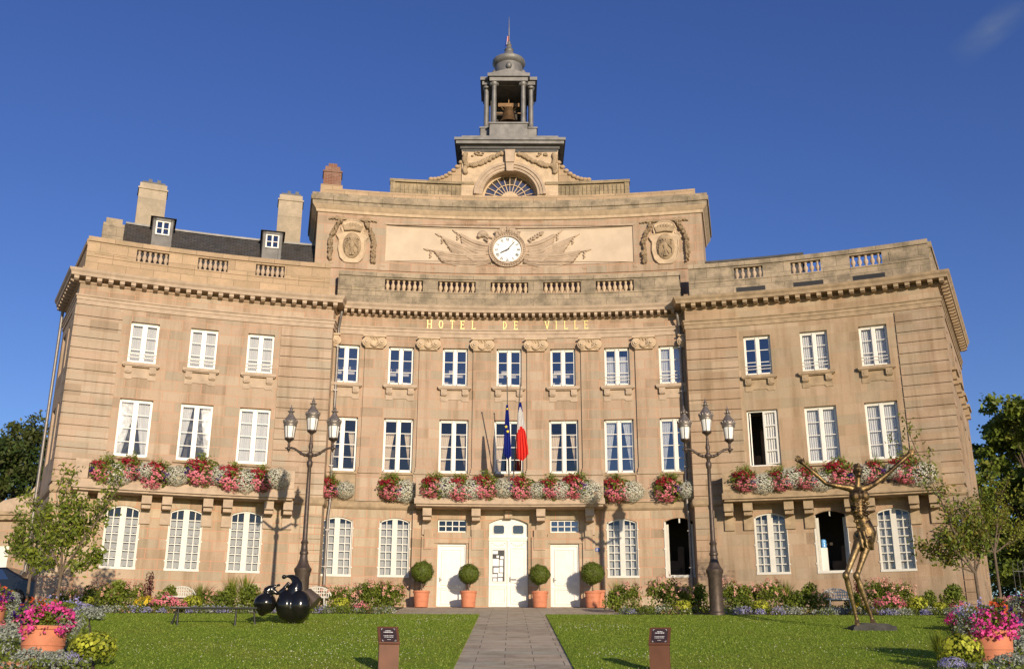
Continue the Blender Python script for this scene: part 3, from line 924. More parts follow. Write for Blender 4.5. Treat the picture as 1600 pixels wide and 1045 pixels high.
# --- entrance doors
def panel(m, a, b, z0, z1, d):
    t = .05
    m.box(a, b, d, d + .035, z0, z0 + t); m.box(a, b, d, d + .035, z1 - t, z1)
    m.box(a, a + t, d, d + .035, z0 + t, z1 - t); m.box(b - t, b, d, d + .035, z0 + t, z1 - t)
    m.box(a + .10, b - .10, d - .005, d + .013, z0 + .10, z1 - .10)
def single(s):
    m = MB()
    m.box(-.605, .605, -.24, -.15, 0, 2.56)
    m.box(-.605, -.53, -.15, -.10, 0, 2.56); m.box(.53, .605, -.15, -.10, 0, 2.56); m.box(-.53, .53, -.15, -.10, 2.47, 2.56)
    panel(m, -.43, .43, .86, 2.36, -.15); panel(m, -.43, .43, .10, .72, -.15)
    m.box(-.53, .53, -.15, -.12, .74, .80)
    d = m.build('door', MT['white'], hall, CEN(s, 0, 0), -s / RC)
    h = MB(); h.box(-.50, -.46, -.15, -.11, 1.0, 1.18); h.box(-.50, -.38, -.12, -.095, 1.07, 1.10); h.build('handle', MT['lead'], d)
    t = MB()
    t.box(-.61, .61, -.24, -.12, 0, .06); t.box(-.61, .61, -.24, -.12, .48, .54); t.box(-.61, -.56, -.24, -.12, .06, .48); t.box(.56, .61, -.24, -.12, .06, .48)
    t.box(-.56, .56, -.2, -.15, .25, .285)
    for k in range(1, 4): t.box(-.56 + .28 * k - .018, -.56 + .28 * k + .018, -.2, -.15, .06, .48)
    t = t.build('transom_window', MT['white'], hall, CEN(s, 0, 3.04), -s / RC)
    g = MB(); g.poly([(-.6, -.19, 0), (.6, -.19, 0), (.6, -.19, .54), (-.6, -.19, .54)]); g.build('pane', MT['glass_sky' if s > 0 else 'glass'], t)
single(-2.375); single(2.375)
m = MB()
for s in (-1, 1):
    a, b = sorted((s * .012, s * .82))
    m.box(a, b, -.24, -.16, 0, 2.72)
    panel(m, min(s * .10, s * .72), max(s * .10, s * .72), .12, .78, -.16)
    panel(m, min(s * .10, s * .72), max(s * .10, s * .72), .98, 2.44, -.16)
    m.box(a, b, -.16, -.12, .82, .90)
    for k in range(7):                     # carved swag under the transom
        u = k / 6 * 2 - 1
        m.ball((s * .41 + u * .26, -.15, 2.62 - .11 * (1 - u * u)), (.05, .03, .035), 6, 4)
m.box(-.83, .83, -.24, -.10, 2.72, 2.80); m.box(-.83, .83, -.20, -.06, 2.80, 2.86)
m.box(-.045, .045, -.16, -.10, 0, 2.72)
n = 12
for s in (-1, 1):
    A = [(s * (.82 * k / n), 3.42 + .24 * (1 - (.82 * k / n / .83) ** 2)) for k in range(n + 1)]
    m.prism(([(s * .0, 2.86)] + A + [(s * .82, 2.86)])[::s], -.24, -.16)
dd = m.build('double_door', MT['white'], hall, CEN(0, 0, 0), 0)
for s in (-1, 1):
    g = MB()
    o8 = [(s * .41 + x, 3.18 + z) for x, z in ((-.24, -.13), (-.18, -.19), (.18, -.19), (.24, -.13), (.24, .13), (.18, .19), (-.18, .19), (-.24, .13))]
    g.prism(o8, -.17, -.150); g.build('pane', MT['dark_pane'], dd)
    f = MB()
    for p, q in zip(o8, o8[1:] + o8[:1]):
        f.tube([(p[0], -.145, p[1]), (q[0], -.145, q[1])], .02, 6)
    f.build('pane_frame', MT['white'], dd)
nb = MB(); nb.box(-.70, -.17, -.155, -.13, 1.02, 2.32)
nb = nb.build('notice_board', MT['ink_black'], dd)
pp = MB()
for x, z, w, h in ((-.66, 2.16, .22, .13), (-.34, 1.95, .14, .12), (-.66, 1.66, .26, .30), (-.62, 1.38, .22, .22), (-.37, 1.66, .15, .26), (-.37, 1.40, .15, .22), (-.66, 1.20, .2, .13), (-.43, 1.22, .2, .15), (-.64, 1.04, .16, .12), (-.44, 1.04, .2, .14), (-.5, 2.0, .1, .1)):
    pp.box(x, x + w, -.13, -.124, z, z + h)
pp.build('notices', MT['ink_white'], dd)
h = MB(); h.box(.06, .10, -.10, -.05, 1.02, 1.22); h.box(.10, .34, -.08, -.05, 1.10, 1.13); h.build('handle', MT['lead'], dd)
# door surround: raised piers, lintels and keystone of the porch bay
m = MB(CEN)
for a, b in ((-3.66, -3.14), (-1.66, -.98), (.98, 1.66), (3.14, 3.66)):
    m.box(a, b, -.02, .10, -.1, 2.85); m.box(a + .1, b - .1, -.02, .14, 2.30, 3.14)
for s in (-1, 1):
    a, b = sorted((s * 1.66, s * 3.14))
    m.box(a, b, -.02, .05, 2.58, 2.98)
m.box(-.16, .16, -.02, .16, 3.62, 3.96)
m.build('porch_piers', MT['ashlar_ground'], hall)
m = MB(CEN); m.box(-4.06, -3.92, .0, .16, -.05, 3.9); m.box(3.92, 4.06, 0, .16, -.05, 3.9)
m.build('porch_strips', MT['ashlar_ground'], hall)

# --- balconies on brackets
BAL = [(0.0, .0), (.075, .0), (.085, .06), (.05, .09), (.055, .12), (.10, .22), (.095, .30), (.05, .40), (.042, .46), (.07, .50), (.075, .56), (0, .56)]
BAL_ME = {k: mesh_of(MB().lathe([(max(r, .01), z) for r, z in BAL], (0, 0, 0), 8), 'baluster', MT[k], 50) for k in ('trim_pale', 'grey_stone', 'trim')}
def balcony(f, a, b, proj, brackets, mat):
    R = RC if f is CEN else RW
    m = MB(f)
    m.box(a, b, -.02, proj, 4.06, 4.30); m.box(a + .08, b - .08, -.02, proj - .10, 3.98, 4.06)
    o = m.build('balcony', mat, hall)
    for c in brackets:
        k = MB(f)
        k.box(c - .19, c + .19, -.02, proj * .70, 3.62, 3.98); k.box(c - .17, c + .17, -.02, proj * .55, 3.46, 3.62)
        k.box(c - .20, c + .20, -.02, .09, 2.92, 3.46)
        k.build('bracket', mat, o)
    r = MB(f)
    r.box(a + .05, b - .05, proj - .30, proj - .06, 5.02, 5.16); r.box(a + .05, b - .05, proj - .28, proj - .08, 4.30, 4.42)
    for x in (a + .05, b - .55): r.box(x, x + .5, proj - .31, proj - .05, 4.42, 5.02)
    r.box((a + b) / 2 - .9, (a + b) / 2 - .5, proj - .30, proj - .06, 4.42, 5.02); r.box((a + b) / 2 + .5, (a + b) / 2 + .9, proj - .30, proj - .06, 4.42, 5.02)
    for x in (a + .08, b - .30): r.box(x, x + .22, 0, proj - .32, 4.30, 5.12)
    r.build('parapet', mat, o)
    n = int((b - a - 1.2) / .24)
    for k in range(n):
        x = a + .68 + (b - a - 1.36) * k / (n - 1)
        mid = (a + b) / 2
        if .45 < abs(x - mid) < .95: continue
        place(BAL_ME['trim_pale'], 'baluster', f, x, proj - .18, 4.44, o)
balcony(CEN, -4.02, 4.12, 1.12, (-3.46, -1.38, 1.38, 3.46), MT['trim'])
br = (9.13, 9.90, 11.53, 12.30, 13.88, 14.66, 16.30, 17.05)
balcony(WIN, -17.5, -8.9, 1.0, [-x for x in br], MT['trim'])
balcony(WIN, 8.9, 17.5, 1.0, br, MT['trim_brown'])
for x in (-7.2, -4.8, 4.8, 7.2):           # breast panels under the first-floor windows
    m = MB(CEN); m.box(x - .72, x + .72, -.1, .03, 4.30, 5.42); m.box(x - .6, x + .6, .03, .05, 4.45, 5.2)
    m.build('window_breast', MT['trim_brown'], hall)

# --- roof balustrades
def balustrade(f, a, b, opens, mat, bal, o0=-.22, o1=.10, side=None, n=6):
    m = MB(f)
    zb, zt = (13.12, 13.80)
    m.box(a, b, o0, o1, zb, zt - .06); m.box(a, b, o0 - .02, o1 + .03, zt - .06, zt)
    m.box(a, b, o0, o1, 14.34, 14.42); m.box(a, b, o0 - .04, o1 + .05, 14.42, 14.62)
    x = a
    for p, q in opens + [(b, None)]:
        m.box(x, p, o0 + .01, o1 - .01, zt, 14.34)
        if p - x > 1.6: m.box(x + .3, p - .3, o1 - .01, o1 + .015, zt + .08, 14.28)
        x = q
    o = m.build('balustrade', mat, hall)
    for p, q in opens:
        for k in range(n):
            place(BAL_ME[bal], 'baluster', f, p + (q - p) * (k + .5) / n, -.06, 13.79, o)
    return o
balustrade(CEN, -7.75, 7.75, [(2.4 * k - .86, 2.4 * k + .86) for k in range(-2, 3)], MT['grey_stone'], 'trim_pale', n=7)
wo = [(9.98, 11.22), (12.40, 13.65), (14.85, 16.15)]
ol = balustrade(WIN, -18.1, -8.0, sorted((-q, -p) for p, q in wo), MT['light_weather'], 'trim')
orr = balustrade(WIN, 8.0, 18.0, wo, MT['grey_stone'], 'trim', n=5)
for sg, fs, L, par, mt in ((-1, SIDE_L, LEN_L, ol, 'light_weather'), (1, SIDE_R, LEN_R, orr, 'grey_stone')):
    m = MB(fs); m.box(.2, L, -.4, -.1, 13.12, 14.34); m.box(.15, L, -.45, -.05, 14.34, 14.6)
    m.build('side_parapet', MT[mt], par)
    m = MB(); a = CEN(sg * INN, .1, 0); b = WIN(sg * 8.0, .1, 0)
m = MB(WIN)
for p, q in wo: m.box(p + .05, q + .05, .08, .106, 13.20, 13.40)  # flat black strips in place of cut openings; their shade is in the colour
m.build('drain_slots', MT['ink_black'], orr)
m = MB(WIN); m.box(-17.6, -16.75, -1.9, -1.2, 14.0, 15.9); m.box(-17.5, -16.85, -1.85, -1.25, 15.9, 16.15); m.build('corner_block', MT['grey_stone'], ol)

# --- downpipes
for sg, off in ((-1, .0), (1, .0)):
    m = MB(CEN)
    x = sg * 7.56
    pts = [(x - sg * .05, .45, 12.55), (x - sg * .02, .42, 12.35), (x + sg * .0, .30, 12.15), (x + sg * .05, .16, 11.9), (x + sg * .05, .14, 11.6), (x + sg * .03, .14, 5.6), (x, .14, 5.1), (x, .22, 4.5), (x, .22, 4.1), (x + sg * .05, .16, 3.6), (x + sg * .05, .14, 3.2), (x + sg * .05, .14, .1)]
    m.tube([(p[0], p[1], p[2]) for p in pts], .062, 10)
    for z in (11.0, 9.0, 7.0, 5.7, 3.0, 1.5): m.box(x + sg * .04 - .085, x + sg * .04 + .085, 0, .21, z, z + .05)
    m.build('downpipe', MT['pipe'], hall, smooth=50)
m = MB(SIDE_L); m.tube([(4.22, .14, 12.7), (4.22, .14, 5.0), (4.22, .14, .2)], .07, 8); m.build('downpipe', MT['pipe'], hall, smooth=50)
# small enamel plates
m = MB(CEN); m.box(3.62, 3.84, .0, .02, 2.24, 2.40)
pl = m.build('house_number_plate', MT['plate_blue'], hall)
m = MB(CEN)                                # the figure 8
for cz, r in ((2.345, .024), (2.29, .028)):
    m.tube([(3.73 + r * math.cos(k * math.pi / 6), .024, cz + r * math.sin(k * math.pi / 6)) for k in range(13)], .008, 5)
m.build('figure', MT['ink_white'], pl)
m = MB(WIN); m.box(17.72, 18.18, .045, .075, 2.72, 3.0)
pl = m.build('street_name_plate', MT['plate_blue'], hall)
m = MB(WIN)
m.box(17.72, 18.18, .075, .08, 2.985, 3.0); m.box(17.72, 18.18, .075, .08, 2.72, 2.735)
for z, a, b in ((2.90, 17.80, 18.08), (2.82, 17.78, 18.12)):
    x = a
    while x < b: m.box(x, x + .03, .075, .08, z - .03, z + .025); x += .045
m.build('plate_print', MT['ink_white'], pl)
MT['lead_mid'] = plain('dull_lead', (.13, .125, .12), .6, .3, .3, 2.5)
# ---------------------------------------------------------------- attic storey with clock and arms
AO, ZA0, ZA1 = -.6, 13.2, 18.2
def ATT(s, o, z): return CEN(s, AO + o, z)
m = MB(CEN)
m.f = ATT; m.seg = 1.1
wall(m, -8.85, 8.85, ZA0, ZA1, [(-5.70, 5.70, 15.50, 17.32, 0)], depth=.07)
def RAD(sign):                              # the attic's radial end walls
    t = sign * 8.85 / RC
    x0, y0, _ = CEN(sign * 8.85, AO, 0)
    d = (math.sin(t * 1.08), math.cos(t * 1.08)); n = (math.cos(t) * sign, -math.sin(t) * sign)
    return lambda s, o, z: (x0 + d[0] * s + n[0] * o, y0 + d[1] * s + n[1] * o, z)
for sg in (-1, 1):
    f = RAD(sg)
    m.poly([f(0, 0, ZA0), f(4.2, 0, ZA0), f(4.2, 0, ZA1), f(0, 0, ZA1)], [(0, ZA0), (4.2, ZA0), (4.2, ZA1), (0, ZA1)], 0, True)
p0, p1 = RAD(-1)(4.2, 0, 0), RAD(1)(4.2, 0, 0)
m.poly([(p0[0], p0[1], ZA0), (p1[0], p1[1], ZA0), (p1[0], p1[1], ZA1), (p0[0], p0[1], ZA1)], [(0, ZA0), (18, ZA0), (18, ZA1), (0, ZA1)], 0, True)
attic = m.build('attic', MT['ashlar'], hall)
m = MB(CEN); m.f = ATT; m.seg = 1.1
m.box(-5.72, 5.72, -.10, -.062, 15.48, 17.34); m.build('plaster_panel', MT['plaster'], attic)
m = MB(CEN); m.f = ATT; m.seg = 1.1
m.box(-5.78, 5.78, 0, .03, 17.33, 17.40); m.build('panel_moulding', MT['trim'], attic)
m = MB(CEN); m.f = ATT; m.seg = 1.1
m.box(-8.85, 8.85, 0, .05, 15.0, 15.34)
for k in range(8):                          # put-log holes left as small stone plugs
    x = -8.1 + k * 2.31
    m.box(x - .09, x + .09, .05, .075, 15.20, 15.32)
m.build('attic_plinth', MT['ashlar'], attic)
apath = [RAD(-1)(4.2, 0, 0)[:2]] + [ATT(-8.85 + 17.7 * k / 18, 0, 0)[:2] for k in range(19)] + [RAD(1)(4.2, 0, 0)[:2]]
acor = [(0, 17.72), (.07, 17.74), (.10, 17.86), (.14, 17.90), (.24, 18.02), (.27, 18.06), (.28, 18.22), (.34, 18.24), (.36, 18.44), (.31, 18.47), (.31, 18.60), (-.25, 18.64)]
MB().sweep(apath, acor[:6] + [(0, 18.06)]).build('attic_cornice', MT['trim_pale'], attic)
MB().sweep(apath, [(0, 18.065)] + [(.27, 18.065)] + acor[6:]).build('attic_coping', MT['grey_stone'], attic)
m = MB(CEN); m.f = ATT; m.seg = 1.1
m.box(-8.62, 8.62, -.8, .0, 18.60, 19.0)
m.build('blocking_course', MT['light_weather'], attic)
P = [ATT(-8.85 + 17.7 * k / 18, .0, 18.55) for k in range(19)] + [RAD(1)(4.2, 0, 18.55), RAD(-1)(4.2, 0, 18.55)]
m = MB(); m.poly(P, [(p[0], p[1]) for p in P], 0, True); m.build('attic_roof', MT['lead_dark'], attic)

# upper parapet with fluted panels and the scrolls beside the arch
UO = -.9
def UPP(s, o, z): return CEN(s, UO + o, z)
for sg in (-1, 1):
    m = MB(CEN); m.f = UPP; m.seg = 1.1
    a, b = sorted((sg * 1.70, sg * 5.61))
    m.box(a, b, -.35, 0, 18.6, 19.06); m.box(a, b, -.35, -.05, 19.06, 19.72); m.box(a - .03, b + .03, -.38, .06, 19.72, 19.86)
    for k in range(17):
        x = sg * (2.08 + k * .20)
        m.box(x - .055, x + .055, -.05, .0, 19.12, 19.66)
    a, b = sorted((sg * 5.39, sg * 5.61)); m.box(a, b, -.05, .02, 19.06, 19.72)
    up_ = m.build('upper_parapet', MT['streaked_stone'], hall)
    m = MB(CEN); m.f = UPP; m.seg = 1.1
    pts = [(2.30, 19.86)] + [(2.30 + 1.45 * k / 8, 19.95 + 1.0 * (1 - k / 8) ** 2.2) for k in range(9)] + [(3.75, 19.86)]
    m.prism([(sg * x, z) for x, z in (pts if sg > 0 else pts[::-1])], -.55, -.08)
    for k in range(9):
        t = k / 8; m.ball((sg * (2.32 + 1.4 * t), -.05, 19.98 + .95 * (1 - t) ** 2.2), (.13, .10, .10), 8, 5)
    m.build('scroll', MT['light_weather'], up_, smooth=40)

# belfry base: arch, lunette, garlands
m = MB(); m.f = UPP
n = 24
R1, R0, CZ = 1.70, 1.29, 19.20
def arcpts(r, a0=0, a1=math.pi): return [(-r * math.cos(a0 + (a1 - a0) * k / n), CZ + r * math.sin(a0 + (a1 - a0) * k / n)) for k in range(n + 1)]
A0, A1 = arcpts(R0), arcpts(R1)
TOPZ, HWB = 21.55, 2.28
for (u, zu), (v, zv) in zip(A0, A0[1:]):    # front wall above the arch, soffit
    m.poly([(u, 0, zu), (v, 0, zv), (v, 0, TOPZ), (u, 0, TOPZ)])
    m.poly([(u, 0, zu), (u, -.7, zu), (v, -.7, zv), (v, 0, zv)], [(u, 0), (u, .7), (v, .7), (v, 0)])
for sg in (-1, 1):
    m.poly([(sg * R0, 0, 18.6), (sg * HWB, 0, 18.6), (sg * HWB, 0, TOPZ), (sg * R0, 0, TOPZ)])
    m.poly([(sg * HWB, 0, 18.6), (sg * HWB, -4.6, 18.6), (sg * HWB, -4.6, TOPZ), (sg * HWB, 0, TOPZ)])
    m.poly([(sg * R0, 0, 18.6), (sg * R0, -.7, 18.6), (sg * R0, -.7, CZ), (sg * R0, 0, CZ)])
m.poly([(-HWB, -4.6, 18.6), (HWB, -4.6, 18.6), (HWB, -4.6, TOPZ), (-HWB, -4.6, TOPZ)])
base = m.build('belfry_base', MT['trim_pale'], hall)
m = MB(); m.f = UPP
for r0, r1, o in ((R0 + .02, R0 + .14, .05), (R0 + .14, R0 + .28, .10), (R0 + .28, R1, .15)):
    B0, B1 = arcpts(r0), arcpts(r1)
    for (a, za), (b, zb), (c, zc), (d, zd) in zip(B0, B0[1:], B1[1:], B1):
        m.prism([(a, za), (b, zb), (c, zc), (d, zd)], -.02, o)
m.prism([(-.16, 20.35), (.16, 20.35), (.25, 21.50), (-.25, 21.50)], -.02, .28)
m.prism([(-.20, 20.8), (.20, 20.8), (.23, 21.40), (-.23, 21.40)], .28, .34)
m.build('arch_moulding', MT['trim'], base)
m = MB(); m.f = UPP                          # lunette
for (a, za), (b, zb) in zip(A0, A0[1:]): m.poly([(0, -.5, CZ), (a, -.5, za), (b, -.5, zb)], None, 1)
for r0, r1 in ((1.20, 1.30), (.74, .78), (.30, .40)):
    B0, B1 = arcpts(r0), arcpts(r1)
    for (a, za), (b, zb), (c, zc), (d, zd) in zip(B0, B0[1:], B1[1:], B1): m.prism([(a, za), (b, zb), (c, zc), (d, zd)], -.5, -.44)
for k in range(1, 12):
    t = math.pi * k / 12; c, s_ = math.cos(t), math.sin(t); w = .018
    m.prism([(.35 * c - w * s_, CZ + .35 * s_ + w * c), (.35 * c + w * s_, CZ + .35 * s_ - w * c), (1.25 * c + w * s_, CZ + 1.25 * s_ - w * c), (1.25 * c - w * s_, CZ + 1.25 * s_ + w * c)], -.5, -.45)
m.box(-1.29, 1.29, -.5, -.4, CZ - .3, CZ + .05)
m.prism([(x, z) for x, z in arcpts(.32)], -.5, -.43)
m.build('lunette', [MT['trim_pale'], MT['glass_sky']], base)
m = MB(); m.f = UPP
m.box(-1.28, 1.28, -.6, -.55, CZ - .5, CZ + 1.3); m.build('lunette_back', MT['inside'], base)
rr = random.Random(5)
for sg in (-1, 1):                          # garlands
    m = MB(); m.f = UPP
    for k in range(120):
        t = rr.random()
        if t < .62:
            u = t / .62; x = .35 + 1.75 * u; z = 21.38 - .05 * u - .62 * math.sin(math.pi * min(1, u * .9) * .62) ** 1.5
            r1_ = 1.72; zc = CZ + math.sqrt(max(0, 1.80 ** 2 - x * x)) if x < 1.80 else 0
            z = max(z, zc + .02 if x < 1.7 else z)
        else:
            u = (t - .62) / .38; x = 2.12 + .03 * math.sin(u * 9); z = 21.30 - .95 * u
        r_ = rr.uniform(.06, .115)
        m.ball((sg * x + rr.uniform(-.05, .05), .07, z + rr.uniform(-.06, .06)), (r_, .09, r_), 7, 5)
    for k in range(9): m.ball((sg * (1.5 + rr.uniform(-.25, .3)), .05, 21.35 + rr.uniform(-.1, .1)), (.07, .06, .05), 6, 4)
    m.build('garland', MT['trim_brown'], base, smooth=60)
# lead-covered cornice over the base
bx, by = 0.0, CEN(0, UO - 2.3, 0)[1]
def ring_path(h): return [(-h, by + 2.3), (-h, by - 2.3), (h, by - 2.3), (h, by + 2.3)]
m = MB(ID)
m.box(-2.36, 2.36, by - 2.36, by + 2.36, 21.48, 21.62); m.box(-2.42, 2.42, by - 2.42, by + 2.42, 21.62, 21.80)
m.build('belfry_frieze', MT['lead_dark'], base)
m = MB(ID)
m.box(-2.62, 2.62, by - 2.62, by + 2.62, 21.80, 21.96); m.box(-2.70, 2.70, by - 2.70, by + 2.70, 21.96, 22.10)
m.box(-2.36, 2.36, by - 2.36, by + 2.36, 22.10, 22.36)
m.build('belfry_cornice', MT['lead'], base)

# bell lantern: four two-column porches round the bell, drum, cap and spike
LX, LY = -.08, by + .1
lant = thing('bell_lantern', '', '')
for k in ('label', 'category'): del lant[k]
lant.parent = hall; lant.location = (LX, LY, 22.36)
LH = 1.33                                   # column height start above pedestal
def lan(): return MB(ID)
m = lan()
m.box(-1.32, 1.32, -1.32, 1.32, 0, .32)
for a in range(4):
    c, s_ = (1, 0, -1, 0)[a], (0, 1, 0, -1)[a]
    x0, y0 = c * 1.12, s_ * 1.12
    hx, hy = (.30, .95) if c else (.95, .30)
    m.box(x0 - hx, x0 + hx, y0 - hy, y0 + hy, .32, 1.24); m.box(x0 - hx - .05, x0 + hx + .05, y0 - hy - .05, y0 + hy + .05, 1.24, 1.32)
m.build('pedestal', MT['lead'], lant)
m = lan()
m.box(-1.0, 1.0, -1.0, 1.0, .32, .40); m.box(-1.0, 1.0, -1.0, 1.0, 3.8, 3.9)
m.build('floor_deck', MT['lead_dark'], lant)
m = lan(); m.box(-.92, .92, .84, .94, .4, 3.8); m.box(-.94, -.86, -.1, .94, .4, 3.8); m.box(.86, .94, -.1, .94, .4, 3.8); m.build('dark_backing', MT['inside'], lant)  # dark boards added so the bell opening reads black; shade lies in the colour
colm = MB(ID).lathe([(.16, 0), (.17, .05), (.135, .10), (.13, .3), (.115, 2.2), (.12, 2.24), (.17, 2.28), (.19, 2.36), (.19, 2.44)], (0, 0, 0), 12)
for sx in (-1, 1): colm.ball((sx * .17, 0, 2.34), (.075, .16, .085), 8, 6)
CM = mesh_of(colm, 'column', MT['lead'], 50)
for a in range(4):
    for t in (-.74, .74):
        x, y = [(t, -1.14), (1.14, t), (t, 1.14), (-1.14, t)][a]
        o = link('column', CM, lant, (x, y, 1.32), 0 if a % 2 == 0 else R_(90))
m = lan()
for a in range(4):
    x0, y0 = [(0, -1.12), (1.12, 0), (0, 1.12), (-1.12, 0)][a]
    hx, hy = (.98, .24) if a % 2 == 0 else (.24, .98)
    m.box(x0 - hx, x0 + hx, y0 - hy, y0 + hy, 3.76, 3.98)
    m.box(x0 - hx - .10, x0 + hx + .10, y0 - hy - .10, y0 + hy + .10, 3.98, 4.16)
    if a % 2 == 0: m.f = ID; m.prism([(-1.02, 4.16), (1.02, 4.16), (0, 4.42)], y0 - .32, y0 + .32)
m.box(-.95, .95, -.95, .95, 3.70, 4.22)
m.build('entablature', MT['lead'], lant)
m = lan()
m.lathe([(.95, 4.2), (.82, 4.4), (.74, 4.46), (.71, 5.40), (.80, 5.46), (.88, 5.60), (.86, 5.72), (.70, 5.78), (.50, 5.88), (.37, 6.02), (.28, 6.2), (.21, 6.33), (.21, 6.40), (.25, 6.44), (.16, 6.54), (.11, 6.66), (.16, 6.74), (.08, 6.82), (.09, 6.92), (.045, 7.04)], (0, 0, 0), 24)
for k in range(4):
    t = k * math.pi / 2 + .0
    m.ball((.74 * math.cos(t), .74 * math.sin(t), 5.05), (.16, .16, .20), 10, 6)
m.build('drum_cap', MT['lead'], lant, smooth=45)
m = lan(); m.tube([(0, 0, 7.0), (0, 0, 7.7), (0, 0, 8.5)], [.035, .028, .012], 6); m.build('spike', MT['lead'], lant)
m = lan()
rows = [[(-.02 - .20 * (k / 5) * (1 - .4 * t), .03 * math.sin(k * 1.3), 6.75 + .62 * t - .12 * k / 5) for k in range(6)] for t in np.linspace(0, 1, 5)]
m.grid(rows); fl = m.build('pennant', [MT['flag_red'], MT['flag_white'], MT['flag_blue']], lant)
for i, p in enumerate(fl.data.polygons): p.material_index = (0, 0, 1, 2, 2)[i % 5]
m = lan()
m.lathe([(.03, 3.0), (.16, 2.98), (.24, 2.88), (.30, 2.63), (.36, 2.33), (.50, 2.10), (.52, 2.04), (.46, 2.04)], (0, 0, 0), 20)
m.build('bell', MT['bell'], lant, smooth=50)
m = lan(); m.box(-.55, .55, -.10, .10, 3.0, 3.2); m.box(-.95, .95, -.04, .04, 2.62, 2.68); m.tube([(0, 0, 3.2), (0, 0, 3.75)], .03, 6)
for k in range(5): m.tube([(-.4 + .2 * k, -.08, 3.0), (-.26 + .13 * k, -.06, 2.8)], .035, 6)
m.build('bell_yoke', MT['bell'], lant)

# --- clock
ck = thing('clock', '', '')
for k in ('label', 'category'): del ck[k]
ck.parent = hall; ck.location = ATT(-.10, .06, 16.20); ck.rotation_euler = (0, 0, .10 / RC)
m = MB(LOC)
def ringm(m, r0, r1, o0, o1, n=40):
    for k in range(n):
        a, b = 2 * math.pi * k / n, 2 * math.pi * (k + 1) / n
        m.prism([(r0 * math.sin(a), r0 * math.cos(a)), (r1 * math.sin(a), r1 * math.cos(a)), (r1 * math.sin(b), r1 * math.cos(b)), (r0 * math.sin(b), r0 * math.cos(b))], o0, o1)
ringm(m, .66, .72, -.1, .10); ringm(m, .72, .84, -.1, .05); ringm(m, .84, .88, -.1, .09)
for k in range(44):
    a = 2 * math.pi * k / 44; m.ball((.78 * math.sin(a), .06, .78 * math.cos(a)), (.038, .05, .038), 7, 5)
m.build('wreath', MT['trim'], ck, smooth=40)
m = MB(LOC); m.prism([(.665 * math.sin(2 * math.pi * k / 48), .665 * math.cos(2 * math.pi * k / 48)) for k in range(48)], -.05, .02)
m.build('dial', MT['ink_white'], ck)
m = MB(LOC)
def stroke(m, x0, z0, x1, z1, w, o0, o1, rot=0, c=(0, 0)):
    d = math.hypot(x1 - x0, z1 - z0); nx, nz = -(z1 - z0) / d * w / 2, (x1 - x0) / d * w / 2
    P = [(x0 + nx, z0 + nz), (x1 + nx, z1 + nz), (x1 - nx, z1 - nz), (x0 - nx, z0 - nz)]
    cr, sr = math.cos(rot), math.sin(rot)
    m.prism([(c[0] + x * cr + z * sr, c[1] - x * sr + z * cr) for x, z in P], o0, o1)
NUM = ['XII', 'I', 'II', 'III', 'IIII', 'V', 'VI', 'VII', 'VIII', 'IX', 'X', 'XI']
for k, t in enumerate(NUM):
    a = k * math.pi / 6
    wd = {'I': .034, 'V': .075, 'X': .075}
    tot = sum(wd[ch] for ch in t); x = -tot / 2
    cx, cz = .52 * math.sin(a), .52 * math.cos(a); h = .075
    for ch in t:
        w = wd[ch]; mid = x + w / 2
        if ch == 'I': stroke(m, mid, -h, mid, h, .021, .02, .026, a, (cx, cz))
        elif ch == 'V': stroke(m, mid - .026, h, mid, -h, .021, .02, .026, a, (cx, cz)); stroke(m, mid + .026, h, mid, -h, .010, .021, .027, a, (cx, cz))
        else: stroke(m, mid - .026, h, mid + .026, -h, .021, .02, .026, a, (cx, cz)); stroke(m, mid + .026, h, mid - .026, -h, .010, .021, .027, a, (cx, cz))
        x += w
for k in range(60):
    a = k * math.pi / 30; stroke(m, 0, .635, 0, .655, .010, .02, .025, a)
m.build('numerals', MT['ink_black'], ck)
for a, L, w in ((R_(243), .40, .055), (R_(40), .56, .038)):
    m = MB(LOC); stroke(m, 0, -.10, 0, L * .8, w, .035, .05, a); 
    cr, sr = math.cos(a), math.sin(a)
    m.prism([(x * cr + z * sr, -x * sr + z * cr) for x, z in ((-w * .5, L * .8), (0, L), (w * .5, L * .8))], .035, .05)
    m.build('hand', MT['ink_black'], ck)
# --- carved trophies of flags either side of the clock
def drape(m, tip, tipd, top, bot, n=11):
    for k in range(n):
        t = k / (n - 1)
        P = []
        for q in range(9):
            u = q / 8
            a = Vector(top[0]).lerp(Vector(top[1]), u); sag = math.sin(math.pi * u) * .10
            b = Vector(bot[0]).lerp(Vector(bot[1]), u)
            p = a.lerp(b, t); P.append((p.x, .02 + .05 * (k % 2), p.y - sag - .12 * t * math.sin(math.pi * u)))
        m.tube(P, [.062 + .026 * math.sin(k * 2.1)] * 9, 7)
    m.tube([(tip[0], .06, tip[1]), (tip[0] + tipd[0], .06, tip[1] + tipd[1])], .028, 6)
    ex, ez = tip
    m.prism([(ex - tipd[0] * .0, ez + .06), (ex - tipd[0] * .18, ez - tipd[1] * .18), (ex, ez - .06), (ex + tipd[0] * .05, ez)], .0, .07)
    for q in range(6): m.ball((ex + tipd[0] * .10 + .03 * math.sin(q * 2), .05, ez - .10 - .055 * q), (.045, .04, .04), 6, 5)
